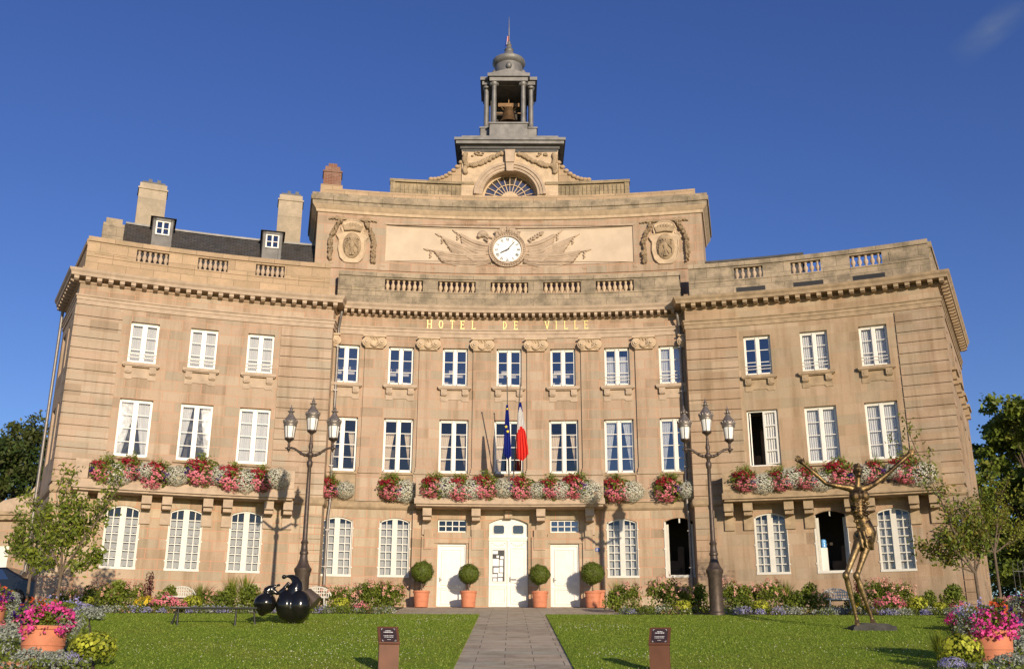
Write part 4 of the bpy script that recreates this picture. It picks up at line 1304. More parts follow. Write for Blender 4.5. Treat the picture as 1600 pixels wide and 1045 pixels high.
for sg in (-1, 1):
    m = MB(CEN); m.f = lambda s, o, z: ATT(s - .10, o - .06, z)
    drape(m, (sg * 3.66, 16.16), (-sg * 1.2, -.25), ((sg * 3.38, 16.12), (sg * 1.0, 16.02)), ((sg * 3.0, 15.60), (sg * .9, 15.52)), 12)
    drape(m, (sg * 3.14, 16.90), (-sg * 1.2, -.55), ((sg * 2.98, 16.78), (sg * 1.0, 16.2)), ((sg * 2.55, 16.1), (sg * 1.0, 15.74)), 13)
    drape(m, (sg * 2.40, 17.10), (-sg * .9, -.6), ((sg * 2.18, 17.0), (sg * .85, 16.5)), ((sg * 2.0, 16.0), (sg * .75, 15.62)), 14)
    if sg < 0:
        m.ball((-1.15, .06, 17.02), (.24, .13, .17), 12, 8); m.ball((-1.32, .10, 16.90), (.10, .10, .10), 10, 6)
        for k in range(9): m.ball((-1.05 + .06 * (k % 3), .10, 17.06 - .05 * k), (.06, .06, .05), 6, 4)
        m.tube([(-.6, .05, 16.8), (-1.05, .05, 16.95)], .06, 8)
    else:
        for k in range(26): m.ball((1.0 + .62 * (k / 25) + .05 * math.sin(k * 2.4), .07, 16.68 + .42 * (k / 25) + .06 * math.cos(k * 2.4)), (.06, .06, .05), 6, 4)
    m.build('trophy', MT['trim'], hall, smooth=50)
m = MB(LOC)
for k in range(-4, 5):
    m.ball((k * .125, .05, .98 + .06 * math.cos(k * .8) - .012 * k * k), (.085, .08, .10 if k % 2 else .14), 8, 6)
m.ball((0, .08, 1.06), (.07, .09, .09), 8, 6)
for sg in (-1, 1):
    for k in range(4): m.tube([(sg * .10, .03, .92), (sg * (.25 + .12 * k), .06, 1.10 - .07 * k)], [.06, .06], 7)
m.build('shell_crest', MT['trim'], ck, smooth=50)

# --- coats of arms
def arms(s0):
    f = lambda x, o, z: ATT(s0 + x, o, 16.35 + z)
    m = MB(CEN); m.f = f
    half = [(0, -1.06), (.30, -1.04), (.50, -.82), (.60, -.40), (.58, .05), (.72, .28), (.60, .42), (.46, .42), (.52, .66), (.42, .92), (.20, 1.04), (0, 1.06)]
    P = half + [(-x, z) for x, z in half[-2:0:-1]]
    m.prism(P, 0, .09)
    for (a, b), (c, d) in zip(P, P[1:] + P[:1]): m.tube([(a, .09, b), (c, .09, d)], .035, 6)
    o = m.build('coat_of_arms', MT['trim_pale'], hall, smooth=40)
    m = MB(CEN); m.f = f
    m.ball((0, .07, -.22), (.43, .17, .66), 20, 10)
    m.build('shield', MT['trim_brown'], o, smooth=60)
    m = MB(CEN); m.f = f                      # two-headed eagle in low relief
    m.ball((0, .24, -.22), (.12, .07, .24), 10, 7)
    for sg in (-1, 1):
        m.tube([(sg * .03, .26, -.05), (sg * .07, .26, .08), (sg * .14, .25, .12)], [.05, .045, .025], 7)
        for k in range(5): m.tube([(sg * .07, .26, -.10), (sg * (.22 + .02 * k), .23, .10 - .12 * k), (sg * (.33 - .01 * k), .20, .02 - .15 * k)], [.045, .035, .02], 6)
        m.tube([(sg * .05, .25, -.40), (sg * .16, .21, -.62)], [.04, .025], 6)
        for k in range(2): m.tube([(0, .25, -.42), (sg * .05 * k, .20, -.72)], [.04, .06], 6)
    m.build('eagle_relief', MT['trim_brown'], o, smooth=60)
    m = MB(CEN); m.f = f                      # mural crown
    for k in range(-3, 4):
        x = k * .125
        m.box(x - .045, x + .045, .05, .20 - .01 * k * k, .74 - .012 * k * k, .90 - .012 * k * k)
    pts = [(-.38, .50), (.38, .50), (.47, .76), (-.47, .76)]; m.prism(pts, .0, .17)
    m.tube([(-.38, .17, .50), (0, .19, .56), (.38, .17, .50)], .045, 7)
    m.build('mural_crown', MT['trim_brown'], o, smooth=40)
    m = MB(CEN); m.f = f                      # leaf festoons and ribbon
    rr = random.Random(int(s0 * 10) + 50)
    for sg in (-1, 1):
        for k in range(120):
            t = rr.random()
            x = .50 + .48 * min(1, t * 2.2) ** .6 + rr.uniform(-.08, .08); z = 1.0 - 2.0 * t + rr.uniform(-.04, .04)
            r_ = rr.uniform(.035, .08); m.ball((sg * x, .08, z), (r_, .16, r_ * 1.2), 6, 4)
        for k in range(5): m.tube([(sg * .15, .05, 1.02 + .02 * k), (sg * (.35 + .14 * k), .09, 1.12 + .05 * (k % 2)), (sg * (.5 + .15 * k), .05, 1.06)], .05, 6)
    m.build('festoon', MT['trim_brown'], o, smooth=60)
arms(-7.23); arms(7.15)

# --- gilded letters on the frieze
GL = {
 'H': [[(0, 0, 0, 1), .085], [(.42, 0, .42, 1), .085], [(0, .5, .42, .5), .085], 's', (0, 0), (0, 1), (.42, 0), (.42, 1)],
 'T': [[(.22, 0, .22, 1), .085], [(0, .97, .44, .97), .09], [(.01, .84, .01, 1), .06], [(.43, .84, .43, 1), .06], 's', (.22, 0)],
 'E': [[(.05, 0, .05, 1), .085], [(.05, .975, .38, .975), .09], [(.05, .025, .40, .025), .09], [(.05, .5, .30, .5), .08], [(.38, .84, .38, 1), .06], [(.40, 0, .40, .17), .06], [(.30, .42, .30, .58), .06], 's', (.03, 0), (.03, 1)],
 'L': [[(.05, 0, .05, 1), .085], [(.05, .025, .38, .025), .09], [(.385, 0, .385, .18), .06], 's', (.05, 1), (.03, 0)],
 'I': [[(.05, 0, .05, 1), .085], 's', (.05, 0), (.05, 1)],
 'V': [[(.0, 1, .21, .02), .085], [(.42, 1, .23, .02), .09], 's', (0, 1), (.42, 1)],
}
def letter(m, ch, x, z, h):
    k = h
    if ch in 'OD':
        n = 22
        for q in range(n):
            a, b = 2 * math.pi * q / n, 2 * math.pi * (q + 1) / n
            if ch == 'D':
                a, b = -math.pi / 2 + math.pi * q / n, -math.pi / 2 + math.pi * (q + 1) / n
            def P(t, r):
                w = .25 if ch == 'O' else .40
                ex = (w - (.085 if r else 0)) * math.cos(t); ez = (.5 - (.085 if r else 0)) * math.sin(t)
                return (x + (ex + (.25 if ch == 'O' else .03)) * k, z + (.5 + ez) * k)
            m.prism([P(a, 0), P(b, 0), P(b, 1), P(a, 1)], -.01, .035)
        if ch == 'D':
            stroke(m, x + .05 * k, z, x + .05 * k, z + h, .085 * k, -.01, .036)
        return
    serif = False
    for e in GL[ch]:
        if e == 's': serif = True
        elif serif: m.box(x + (e[0] - .09) * k, x + (e[0] + .09) * k, -.01, .034, z + (e[1] * .92) * k, z + (e[1] * .92 + .08) * k)
        else:
            (a, b, c, d), w = e
            stroke(m, x + a * k, z + b * k, x + c * k, z + d * k, w * k, -.01, .036)
def sx(px): return (px - 795.8) / 255.0 * 7.36
for ch, px in (('H', 668.5), ('O', 685.8), ('T', 703.8), ('E', 720), ('L', 737.5), ('D', 786), ('E', 803.5), ('V', 852), ('I', 868.5), ('L', 881.5), ('L', 897.5), ('E', 913)):
    m = MB(CEN); m.seg = 1e9
    letter(m, ch, sx(px), 12.09, .385)
    m.build('gilt_letter', MT['gold'], hall)

# ---------------------------------------------------------------- roofs, chimneys, dormers
m = MB(WIN)
for k in range(14):
    a, b = -17.75 + 9.75 * k / 14, -17.75 + 9.75 * (k + 1) / 14
    ra, rb = max(a, -16.7), max(b, -16.7)
    m.poly([(a, -.45, 13.85), (b, -.45, 13.85), (rb, -2.6, 16.55), (ra, -2.6, 16.55)], [(a, 0), (b, 0), (rb, 3.4), (ra, 3.4)])
    m.poly([(ra, -2.6, 16.55), (rb, -2.6, 16.55), (rb, -6.5, 16.35), (ra, -6.5, 16.35)], [(ra, 0), (rb, 0), (rb, 4), (ra, 4)])
m.poly([(-17.75, -.45, 13.85), (-16.7, -2.6, 16.55), (-16.7, -6.5, 16.35), (-17.75, -6.5, 13.85)], [(0, 0), (2, 3), (6, 3), (6, 0)])
m.poly([(-8, -.45, 13.85), (-8, -2.6, 16.55), (-8, -6.5, 16.35), (-8, -6.5, 13.85)], [(0, 0), (2, 3), (6, 3), (6, 0)])
roof = m.build('slate_roof', MT['slate'], hall)
m = MB(WIN); m.box(-16.7, -8.0, -2.72, -2.52, 16.53, 16.62); m.build('ridge_flashing', MT['lead'], roof)
m = MB(WIN)
m.box(7.9, 12.85, -4.5, -2.4, 14.2, 15.62); m.box(7.9, 12.95, -4.6, -2.3, 15.62, 15.72)
m.build('flat_roof', MT['lead_dark'], hall)
for a, b, z1 in ((-16.35, -15.2, 18.85), (-10.45, -9.4, 19.2)):
    m = MB(WIN)
    m.box(a, b, -3.6, -2.75, 14.5, z1 - .35); m.box(a + .02, b - .02, -3.55, -2.8, z1 - .35, z1 - .05); m.box(a - .04, b + .04, -3.65, -2.7, z1 - .38, z1 - .30)
    ch = m.build('chimney', MT['render'], hall)
    q = MB(WIN)
    q.box(a + .1, b - .1, -3.45, -2.9, z1 - .05, z1 + .08)
    for k in range(2): q.box(a + .35 + .35 * k, a + .5 + .35 * k, -3.2, -3.05, z1 + .08, z1 + .28)
    q.build('chimney_pot', MT['lead_dark'], ch)
m = MB(CEN); m.box(-8.8, -7.8, -3.8, -2.9, 17.5, 20.3); m.build('chimney_base', MT['light_weather'], hall)
m = MB(CEN); m.box(-8.7, -7.88, -3.75, -2.95, 20.3, 21.0); m.box(-8.74, -7.84, -3.79, -2.91, 21.0, 21.08); m.box(-8.64, -7.95, -3.7, -3.0, 21.08, 21.34); m.box(-8.5, -8.1, -3.6, -3.1, 21.34, 21.55)
m.build('chimney', MT['brick'], hall)
for x in (-15.22, -10.6):
    m = MB(LOC)
    m.box(-.42, -.30, -1.6, 0, -.8, .86); m.box(.30, .42, -1.6, 0, -.8, .86); m.box(-.42, .42, -.2, 0, .72, .86); m.box(-.42, .42, -1.6, -.10, -.8, .06)
    d = m.build('dormer', MT['lead_mid'], hall, WIN(x, -1.45, 15.75), -x / RW)
    m = MB(LOC); m.box(-.46, -.42, -1.5, -.02, -.8, .86); m.box(.42, .46, -1.5, -.02, -.8, .86)
    m.poly([(-.55, .08, .86), (.55, .08, .86), (.18, -.6, 1.12), (-.18, -.6, 1.12)]); m.poly([(-.55, .08, .86), (-.18, -.6, 1.12), (-.18, -1.6, 1.12), (-.55, -1.6, .86)]); m.poly([(.55, .08, .86), (.18, -.6, 1.12), (.18, -1.6, 1.12), (.55, -1.6, .86)])
    m.box(-.55, .55, -1.6, .08, .84, .865)
    m.poly([(-.18, -.6, 1.12), (.18, -.6, 1.12), (.18, -1.6, 1.12), (-.18, -1.6, 1.12)])
    m.build('dormer_roof', MT['slate'], d)
    m = MB(LOC)
    m.box(-.30, -.24, -.12, -.04, .06, .72); m.box(.24, .30, -.12, -.04, .06, .72); m.box(-.24, .24, -.12, -.04, .06, .11); m.box(-.24, .24, -.12, -.04, .67, .72)
    m.box(-.035, .035, -.11, -.03, .11, .67)
    for z in (.37,): m.box(-.24, .24, -.105, -.045, z - .015, z + .015)
    m.poly([(-.25, -.1, .1), (.25, -.1, .1), (.25, -.1, .7), (-.25, -.1, .7)], None, 1)
    m.build('window', [MT['white'], MT['glass_sky']], d)
# ---------------------------------------------------------------- ground, lawns, path, beds
def strip(name, mat, ys, xl, xr, lift, k='structure', nx=1, edge=0):
    m = MB(ID)
    ys = sorted(set(ys) | {y for y in (-24.7, -8.5) if ys[0] < y < ys[-1]})
    Y = []
    for a, b in zip(ys, ys[1:]):
        n = max(1, int((b - a) / 1.5)); Y += [a + (b - a) * q / n for q in range(n)]
    Y.append(ys[-1])
    for a, b in zip(Y, Y[1:]):
        za, zb = ter(a) + lift, ter(b) + lift
        m.poly([(xl(a), a, za), (xr(a), a, za), (xr(b), b, zb), (xl(b), b, zb)], [(xl(a), a), (xr(a), a), (xr(b), b), (xl(b), b)])
        if edge:
            for f in (xl, xr): m.poly([(f(a), a, za), (f(b), b, zb), (f(b), b, zb - edge), (f(a), a, za - edge)], [(a, 0), (b, 0), (b, edge), (a, edge)])
    o = m.build(name, mat)
    return kind(o, k) if k else o
m = MB(ID)
ys = [-60, -45, -24.7, -8.5, 0, 60, 400]
for a, b in zip(ys, ys[1:]): m.poly([(-400, a, ter(a) - .03), (400, a, ter(a) - .03), (400, b, ter(b) - .03), (-400, b, ter(b) - .03)])
kind(m.build('ground', MT['gravel']), 'structure')
lin = lambda y0, x0, y1, x1: (lambda y: x0 + (x1 - x0) * (y - y0) / (y1 - y0))
PATHL, PATHR = (lambda y: -.93), (lambda y: 1.28)
strip('path', MT['paving'], [-44, -8.8], PATHL, PATHR, -.004)
strip('forecourt', MT['paving'], [-8.8, .35], lambda y: -4.15, lambda y: 4.05, -.006)
strip('lawn', MT['lawn'], [-29, -8.75], lin(-25, -7.3, -8, -14.2), PATHL, .022, edge=.05)
strip('lawn', MT['lawn'], [-29, -8.75], PATHR, lin(-25, 8.2, -8, 14.9), .022, edge=.05)
BL, BR = lin(-25, -7.3, -8, -14.2), lin(-25, 8.2, -8, 14.9)
strip('bed_soil', MT['soil'], [-29, -8.75], lambda y: -30, BL, .008)
strip('bed_soil', MT['soil'], [-29, -8.75], BR, lambda y: 30, .008)
strip('bed_soil', MT['soil'], [-8.3, -1.0], lambda y: -17.5, lambda y: -4.2, .010)
strip('bed_soil', MT['soil'], [-8.3, -1.0], lambda y: 4.1, lambda y: 18.5, .010)
# brick edging courses of the corner beds
for xs in ((-10.6, -8.5), (9.6, 11.6)):
    for yy in (-25.0,):
        m = MB(ID); z = ter(yy)
        m.box(min(xs) - 4 if xs[0] < 0 else min(xs), max(xs) if xs[0] < 0 else max(xs) + 4, yy, yy + .24, z - .1, z + .16)
        o = m.build('bed_edging', MT['bed_brick'])
        tag(o, 'low red brick edging in front of the %s terracotta flower tub' % ('pink and violet' if xs[0] < 0 else 'lavender and magenta'), 'edging')

# grass: short blades over both lawns
def grass():
    n = 150000
    x = rng.uniform(-13.9, 14.6, n); y = -28 + 19.3 * rng.random(n) ** 1.0
    ok = (((x > BL(y) + .03) & (x < -.95 + rng.normal(0, .035, n))) | ((x > 1.30 + rng.normal(0, .035, n)) & (x < BR(y) - .03)))
    x, y = x[ok], y[ok]
    z = np.interp(y, [-60, -45, -24.7, -8.5, 0], [-5.0, -4.35, -2.64, -.78, 0]) + .022
    n = len(x)
    h = rng.uniform(.015, .04, n); w = rng.uniform(.008, .016, n); a = rng.uniform(0, 6.28, n)
    lx, ly = rng.normal(0, .018, n), rng.normal(0, .018, n)
    dx, dy = np.cos(a) * w, np.sin(a) * w
    P = np.stack([np.stack([x - dx, y - dy, z], 1), np.stack([x + dx, y + dy, z], 1), np.stack([x + lx, y + ly, z + h], 1)], 1).reshape(-1, 3)
    me = bpy.data.meshes.new('grass')
    me.vertices.add(len(P)); me.vertices.foreach_set('co', P.ravel())
    me.loops.add(n * 3); me.loops.foreach_set('vertex_index', np.arange(n * 3, dtype=np.int32))
    me.polygons.add(n); me.polygons.foreach_set('loop_start', np.arange(n, dtype=np.int32) * 3)
    me.update(calc_edges=True)
    for k in ('gr1', 'gr2', 'gr3'): me.materials.append(MT[k])
    me.polygons.foreach_set('material_index', rng.integers(0, 3, n).astype(np.int32))
    me.update()
    kind(link('grass', me), 'stuff')
    # white clover heads in drifts
    pts = []
    for cx, cy, r, k in ((-3.5, -23, 2.2, 700), (-3.0, -19, 2.0, 500), (-4.5, -13.5, 2.5, 450), (2.2, -15, 1.2, 380), (2.6, -22.5, 1.3, 300), (7, -21, 2.5, 420), (6.4, -13, 2.5, 160), (-7, -21, 2.2, 350), (-2, -12, 1.3, 250), (3, -26, 2, 200)):
        k = int(k * .30); q = rng.normal(size=(k, 2)) * r * .6 + (cx, cy); pts.append(q)
    q = np.concatenate(pts)
    ok = ((q[:, 0] > BL(q[:, 1]) + .1) & (q[:, 0] < -1.0)) | ((q[:, 0] > 1.4) & (q[:, 0] < BR(q[:, 1]) - .1))
    q = q[ok & (q[:, 1] < -8.9) & (q[:, 1] > -28)]
    zz = np.interp(q[:, 1], [-60, -45, -24.7, -8.5, 0], [-5.0, -4.35, -2.64, -.78, 0]) + .022
    c = np.concatenate([np.stack([q[:, 0], q[:, 1], zz + rng.uniform(.05, .08, len(q))], 1)] * 3)
    me = leafmesh('clover_flowers', [(c, .021, .017, 0, None)], [LEAF['white']])
    kind(link('clover_flowers', me), 'stuff')
MT['gr1'] = leafmat('grass_blade', (.25, .34, .045), .45); MT['gr2'] = leafmat('grass_blade_pale', (.32, .385, .065), .45); MT['gr3'] = leafmat('grass_blade_dark', (.17, .27, .025), .45)
grass()

# ---------------------------------------------------------------- lamp posts
def lantern_mesh(parent, loc):
    m = MB(ID)
    m.lathe([(.03, -.26), (.05, -.2), (.035, -.14), (.06, -.08), (.14, -.02), (.17, .0), (.165, .05)], (0, 0, 0), 12)
    for k in range(6):
        a = k * math.pi / 3 + .3
        m.tube([(.155 * math.cos(a), .155 * math.sin(a), .04), (.205 * math.cos(a), .205 * math.sin(a), .48)], .011, 5)
    ln = m.build('lantern', MT['lamp_iron'], parent, loc, smooth=40)
    m = MB(ID); m.lathe([(.145, .04), (.198, .48)], (0, 0, 0), 18); m.build('lamp_glass', MT['opal'], ln, smooth=40)
    m = MB(ID)
    m.lathe([(.22, .46), (.235, .50), (.225, .53), (.25, .58), (.245, .64), (.19, .74), (.12, .84), (.075, .92), (.065, .96), (.10, .98), (.115, 1.0), (.06, 1.03), (.05, 1.07), (.065, 1.10), (.02, 1.16), (.012, 1.24), (.003, 1.27)], (0, 0, 0), 18)
    for k in range(14):
        a = 2 * math.pi * k / 14; m.ball((.245 * math.cos(a), .245 * math.sin(a), .645), (.028, .028, .05), 6, 4)
    for k in range(7):
        a = 2 * math.pi * k / 7; m.ball((.11 * math.cos(a), .11 * math.sin(a), 1.005), (.02, .02, .03), 6, 4)
    m.build('lantern_cap', MT['lamp_cap'], ln, smooth=40)
def lamp(x, y, label):
    z0 = ter(y)
    t = thing('street_lamp', label, 'street lamp', (x, y, z0), 0, 'three-lantern lamp posts on the lawn')
    J = 5.36                                 # height of the junction ball over the ground
    m = MB(ID)
    m.lathe([(.27, 0), (.27, .08), (.235, .12), (.235, 1.22), (.26, 1.27), (.26, 1.34), (.29, 1.40), (.30, 1.48), (.25, 1.54), (.19, 1.64), (.14, 1.80), (.125, 1.95), (.15, 1.98), (.15, 2.04), (.12, 2.08), (.105, 2.30), (.135, 2.36), (.10, 2.42), (.085, 2.48), (.08, 3.2), (.072, 4.2), (.064, 4.92), (.09, 4.96), (.105, 5.06), (.10, 5.13), (.06, 5.20), (.07, J - .10), (.125, J - .03), (.135, J), (.125, J + .05), (.06, J + .11), (.055, J + .2), (.085, J + .3), (.07, J + .38), (.045, J + .52), (.05, J + .60)], (0, 0, 0), 12)
    m.build('post', MT['lamp_iron'], t, smooth=35)
    for sg in (-1, 1):
        m = MB(ID)
        P = [(0, 0, J), (sg * .16, 0, J + .0), (sg * .30, 0, J + .05), (sg * .44, 0, J + .15), (sg * .56, 0, J + .23), (sg * .68, 0, J + .26), (sg * .78, 0, J + .25)]
        m.tube(P, [.06, .055, .05, .045, .042, .04, .035], 8)
        for p in ((sg * .20, 0, J + .01), (sg * .33, 0, J + .07)): m.ball(p, (.05, .065, .065), 8, 6)
        m.ball((sg * .77, 0, J + .24), (.075, .075, .075), 10, 7); m.ball((sg * .86, 0, J + .25), (.04, .03, .03), 8, 5); m.tube([(sg * .77, 0, J + .18), (sg * .77, 0, J + .10)], [.04, .012], 7)
        m.build('arm', MT['lamp_iron'], t, smooth=50)
        lantern_mesh(t, (sg * .77, 0, J + .56))
    lantern_mesh(t, (0, 0, J + .84))
    return t
lamp(-6.90, -8.7, 'three-lantern cast-iron lamp post behind the black bronze figures')
lamp(6.98, -8.7, 'three-lantern cast-iron lamp post beside the open ground-floor window by the drainpipe')

# ---------------------------------------------------------------- bronze of a gaunt man with raised arms
def remeshed(m, name, mat, parent, loc=(0, 0, 0), voxel=.02, rz=0, it=4):
    o = m.build(name, mat, parent, loc, rz)
    r = o.modifiers.new('remesh', 'REMESH'); r.mode = 'VOXEL'; r.voxel_size = voxel; r.use_smooth_shade = True
    s = o.modifiers.new('smooth', 'SMOOTH'); s.iterations = it; s.factor = .5
    return o
def statue():
    X0, Y0 = 9.95, -15.0; z0 = ter(Y0)
    t = thing('bronze_statue', 'gaunt gilded bronze man with bent knees and arms flung up, on the right lawn', 'statue', (X0, Y0, z0))
    L = lambda x, z, y=0.0: (x - X0, y, z - z0)
    m = MB(ID)
    # legs: straight shins and thighs with the knees pushed to the picture's left
    for hip, knee, ank, toe, w in ((L(9.88, .92, -.02), L(9.33, -.09, -.28), L(9.60, -1.26, .0), L(9.52, -1.38, -.28), 1), (L(10.16, .90, .06), L(9.66, -.09, -.16), L(10.06, -1.24, .10), L(10.02, -1.36, -.20), 1)):
        h, k, a = Vector(hip), Vector(knee), Vector(ank)
        m.tube([h, h.lerp(k, .3), h.lerp(k, .7), k], [.145, .11, .082, .072], 12)
        m.ball(tuple(k + Vector((-.02, -.03, 0))), (.095, .10, .12), 10, 8)
        m.tube([k, k.lerp(a, .25), k.lerp(a, .7), a], [.075, .085, .058, .05], 12)
        m.tube([a, a + Vector((-.02, -.06, -.08)), Vector(toe)], [.065, .075, .05], 10)
        m.ball(tuple(a + Vector((.0, .05, -.06))), (.06, .08, .06), 8, 6)
        for q in range(5):
            e = Vector(toe) + Vector(((q - 2) * .035, -.02 - .02 * (2 - abs(q - 1.5)), -.02)); m.tube([Vector(toe) + Vector(((q - 2) * .028, .06, 0)), e], [.028, .02], 6)
    # pelvis, hollow belly, ribs, shoulders
    m.tube([L(10.02, .72), L(10.06, .92), L(10.12, 1.12), L(10.06, 1.34), L(9.98, 1.56), L(9.93, 1.80), L(9.93, 2.05), L(9.95, 2.25), L(9.97, 2.36)], [.17, .25, .255, .215, .19, .20, .225, .215, .14], 16)
    m.ball(L(10.18, 1.0, .10), (.17, .2, .24), 10, 8); m.ball(L(9.90, .98, .10), (.15, .18, .22), 10, 8)
    m.ball(L(9.84, 2.12, -.16), (.17, .12, .16), 10, 8); m.ball(L(10.10, 2.12, -.16), (.15, .12, .16), 10, 8)
    for q in range(5):
        for sg in (-1, 1): m.tube([L(9.95 + sg * .05, 1.98 - .09 * q, -.22), L(9.95 + sg * .16, 1.96 - .10 * q, -.18), L(9.95 + sg * .25, 1.99 - .09 * q, -.04)], .025, 6)
    for q in range(26):                    # torn loin cloth
        a = q * .62; m.tube([L(10.03 + .21 * math.cos(a), 1.02 + .12 * math.sin(q * 2.3), .25 * math.sin(a)), L(10.0 + .23 * math.cos(a + .5), .74 + .12 * math.cos(q * 1.7), .27 * math.sin(a + .5))], [.06, .035], 6)
    for q in range(18): m.ball(L(9.98 + .20 * math.cos(q * 2.4), 1.2 + .055 * q, -.16 + .05 * math.sin(q * 1.9)), (.06, .05, .045), 6, 5)
    # arms
    arms_ = (([L(9.93, 2.30), L(9.74, 2.37), L(9.40, 2.42, -.06), L(9.06, 2.48, -.12), L(8.76, 2.78, -.10), L(8.50, 3.04, -.06)], [.12, .105, .075, .064, .058, .045], -1),
             ([L(9.98, 2.30), L(10.20, 2.37), L(10.52, 2.52, .06), L(10.88, 2.78, .10), L(11.22, 3.06, .04), L(11.48, 3.28, 0)], [.12, .105, .078, .066, .06, .046], 1))
    for P, r, sg in arms_:
        m.tube(P, r, 12)
        w = Vector(P[-1]); d = (w - Vector(P[-2])).normalized()
        up_v = Vector((0, 0, 1)) - d * d.z
        up_v.normalize(); sd = d.cross(up_v)
        m.tube([w, w + d * .10], [.055, .07], 10)
        m.ball(tuple(w + d * .11), (.075, .05, .075), 10, 7)
        for q in range(4):
            b = w + d * .13 + up_v * (.05 - .034 * q)
            ln = (.17, .21, .20, .15)[q]
            e1 = b + d * ln * .55 + up_v * (.03 - .02 * q); e2 = e1 + d * ln * .5 + up_v * (.0 if sg < 0 else -.04) + sd * .02
            m.tube([b, e1, e2], [.024, .021, .014], 7)
        b = w + d * .06 - up_v * (.05 if sg > 0 else -.06)
        tv = up_v * (-1 if sg > 0 else 1)
        m.tube([w + d * .03, b, b + d * .08 + tv * .08], [.035, .028, .016], 7)
    # neck and head with a face turned to the path
    m.tube([L(9.97, 2.30), L(10.00, 2.52, -.02), L(10.02, 2.70, -.03)], [.11, .075, .085], 10)
    m.ball(L(10.03, 2.86, -.02), (.125, .15, .19), 14, 10); m.ball(L(10.02, 2.74, -.10), (.075, .08, .07), 10, 7)
    m.tube([L(10.02, 2.90, -.16), L(10.02, 2.84, -.20), L(10.02, 2.81, -.17)], [.02, .03, .025], 7)
    for sg in (-1, 1):
        m.tube([L(10.02 + sg * .02, 2.915, -.155), L(10.02 + sg * .09, 2.92, -.13)], .022, 6); m.ball(L(10.03 + sg * .125, 2.84, .0), (.02, .04, .05), 7, 5)
        m.ball(L(10.02 + sg * .05, 2.88, -.145), (.02, .02, .014), 6, 5)
    m.tube([L(9.985, 2.765, -.165), L(10.055, 2.765, -.165)], .016, 6)
    for q in range(16):
        a = q * 2.39; m.ball(L(10.03 + .085 * math.cos(a) * (1 - q / 40), 2.98 + .055 * math.sin(q * .7), .0 + .09 * math.sin(a)), (.045, .045, .05), 6, 5)
    remeshed(m, 'figure', MT['bronze'], t, (0, 0, 0), .018, 0, 3)
    m = MB(ID)
    m.prism([(-.62, -.10), (.60, -.10), (.56, .10), (.30, .14), (-.05, .16), (-.40, .12), (-.58, .08)], -.42, .42)
    m.prism([(-.52, .10), (.50, .12), (.40, .17), (-.30, .19)], -.30, .36)
    m.build('plinth', plain('dark_rough_stone', (.05, .048, .045), .9, var=.4, scale=6, bmp=.6), t)
statue()

# ---------------------------------------------------------------- black bronze pair and bench
def black_pair():
    X0, Y0 = -6.2, -13.5; z0 = ter(Y0)
    def P(px, py, dy=0): return ((px - 455) * .0191, dy, (977 - py) * .0183)
    def Q(x, y, dy=0): return P(380 + x / 11.0, 890 + y / 11.0, dy)
    t = thing('black_sculpture', 'polished black bronze of a large bulbous figure leaning to its small egg-shaped companion', 'sculpture', (X0, Y0, z0))
    m = MB(ID)
    for x, r in ((735, .325), (960, .335)): m.ball(Q(x, 640, -.05), (r * .93, r * 1.0, r * 1.32), 24, 16)
    m.ball(Q(850, 700, .1), (.48, .42, .42), 20, 14)
    m.tube([Q(850, 470, .05), Q(850, 400, .03), Q(865, 330, .02), Q(880, 260, 0), Q(850, 195, 0), Q(790, 150, 0), Q(730, 138, 0), Q(690, 142, 0)], [.24, .235, .22, .165, .125, .08, .045, .035], 18)
    m.ball(Q(655, 150), .07, 14, 10)
    m.tube([Q(700, 370, -.05), Q(640, 400, -.1), Q(590, 440, -.12)], [.10, .07, .05], 12)
    m.tube([Q(760, 250, -.05), Q(690, 330, -.08), Q(640, 390, -.1)], [.06, .05, .04], 10)
    remeshed(m, 'figure', MT['bronze_black'], t, (0, 0, 0), .02, 0, 8)
    m = MB(ID)
    m.ball(Q(370, 600), (.33, .30, .30), 24, 16)
    m.tube([Q(370, 600), Q(340, 720), Q(310, 810)], [.30, .20, .06], 18)
    m.tube([Q(400, 440), Q(400, 390), Q(440, 350), Q(500, 320), Q(560, 295)], [.12, .135, .11, .06, .025], 14)
    m.ball(Q(395, 375), (.11, .11, .10), 14, 10); m.ball(Q(580, 290), .048, 12, 8)
    m.tube([Q(480, 380), Q(560, 430), Q(640, 420)], [.09, .06, .05], 10)
    remeshed(m, 'small_figure', MT['bronze_black'], t, (0, 0, 0), .018, 0, 8)
    m = MB(ID)
    m.tube([Q(1000, 430, .35), Q(1190, 580, .30)], [.21, .215], 20)
    m.build('drum', plain('brown_patina', (.10, .075, .06), .4, .3, .2, 4), t, smooth=40)
    b = thing('garden_bench', 'long low black bench with splayed legs on the left lawn', 'bench', (-8.2, -14.0, ter(-14.0)))
    m = MB(ID); m.box(-1.30, 1.15, -.19, .19, .46, .50); m.box(-1.28, -.75, -.185, .185, .50, .504, 1)  # white strip on the left end is a painted highlight
    m.build('seat', [MT['black_iron'], MT['ink_white']], b)
    for x, dx, y in ((-1.18, -.14, .10), (-1.08, .02, -.16), (.55, .0, -.12), (1.0, .05, .12)):
        m = MB(ID); m.tube([(x, y * .8, .46), (x + dx * .5, y, .2), (x + dx * 1.1, y * 1.15, 0)], [.022, .028, .035], 8); m.build('leg', MT['black_iron'], b, smooth=50)
black_pair()

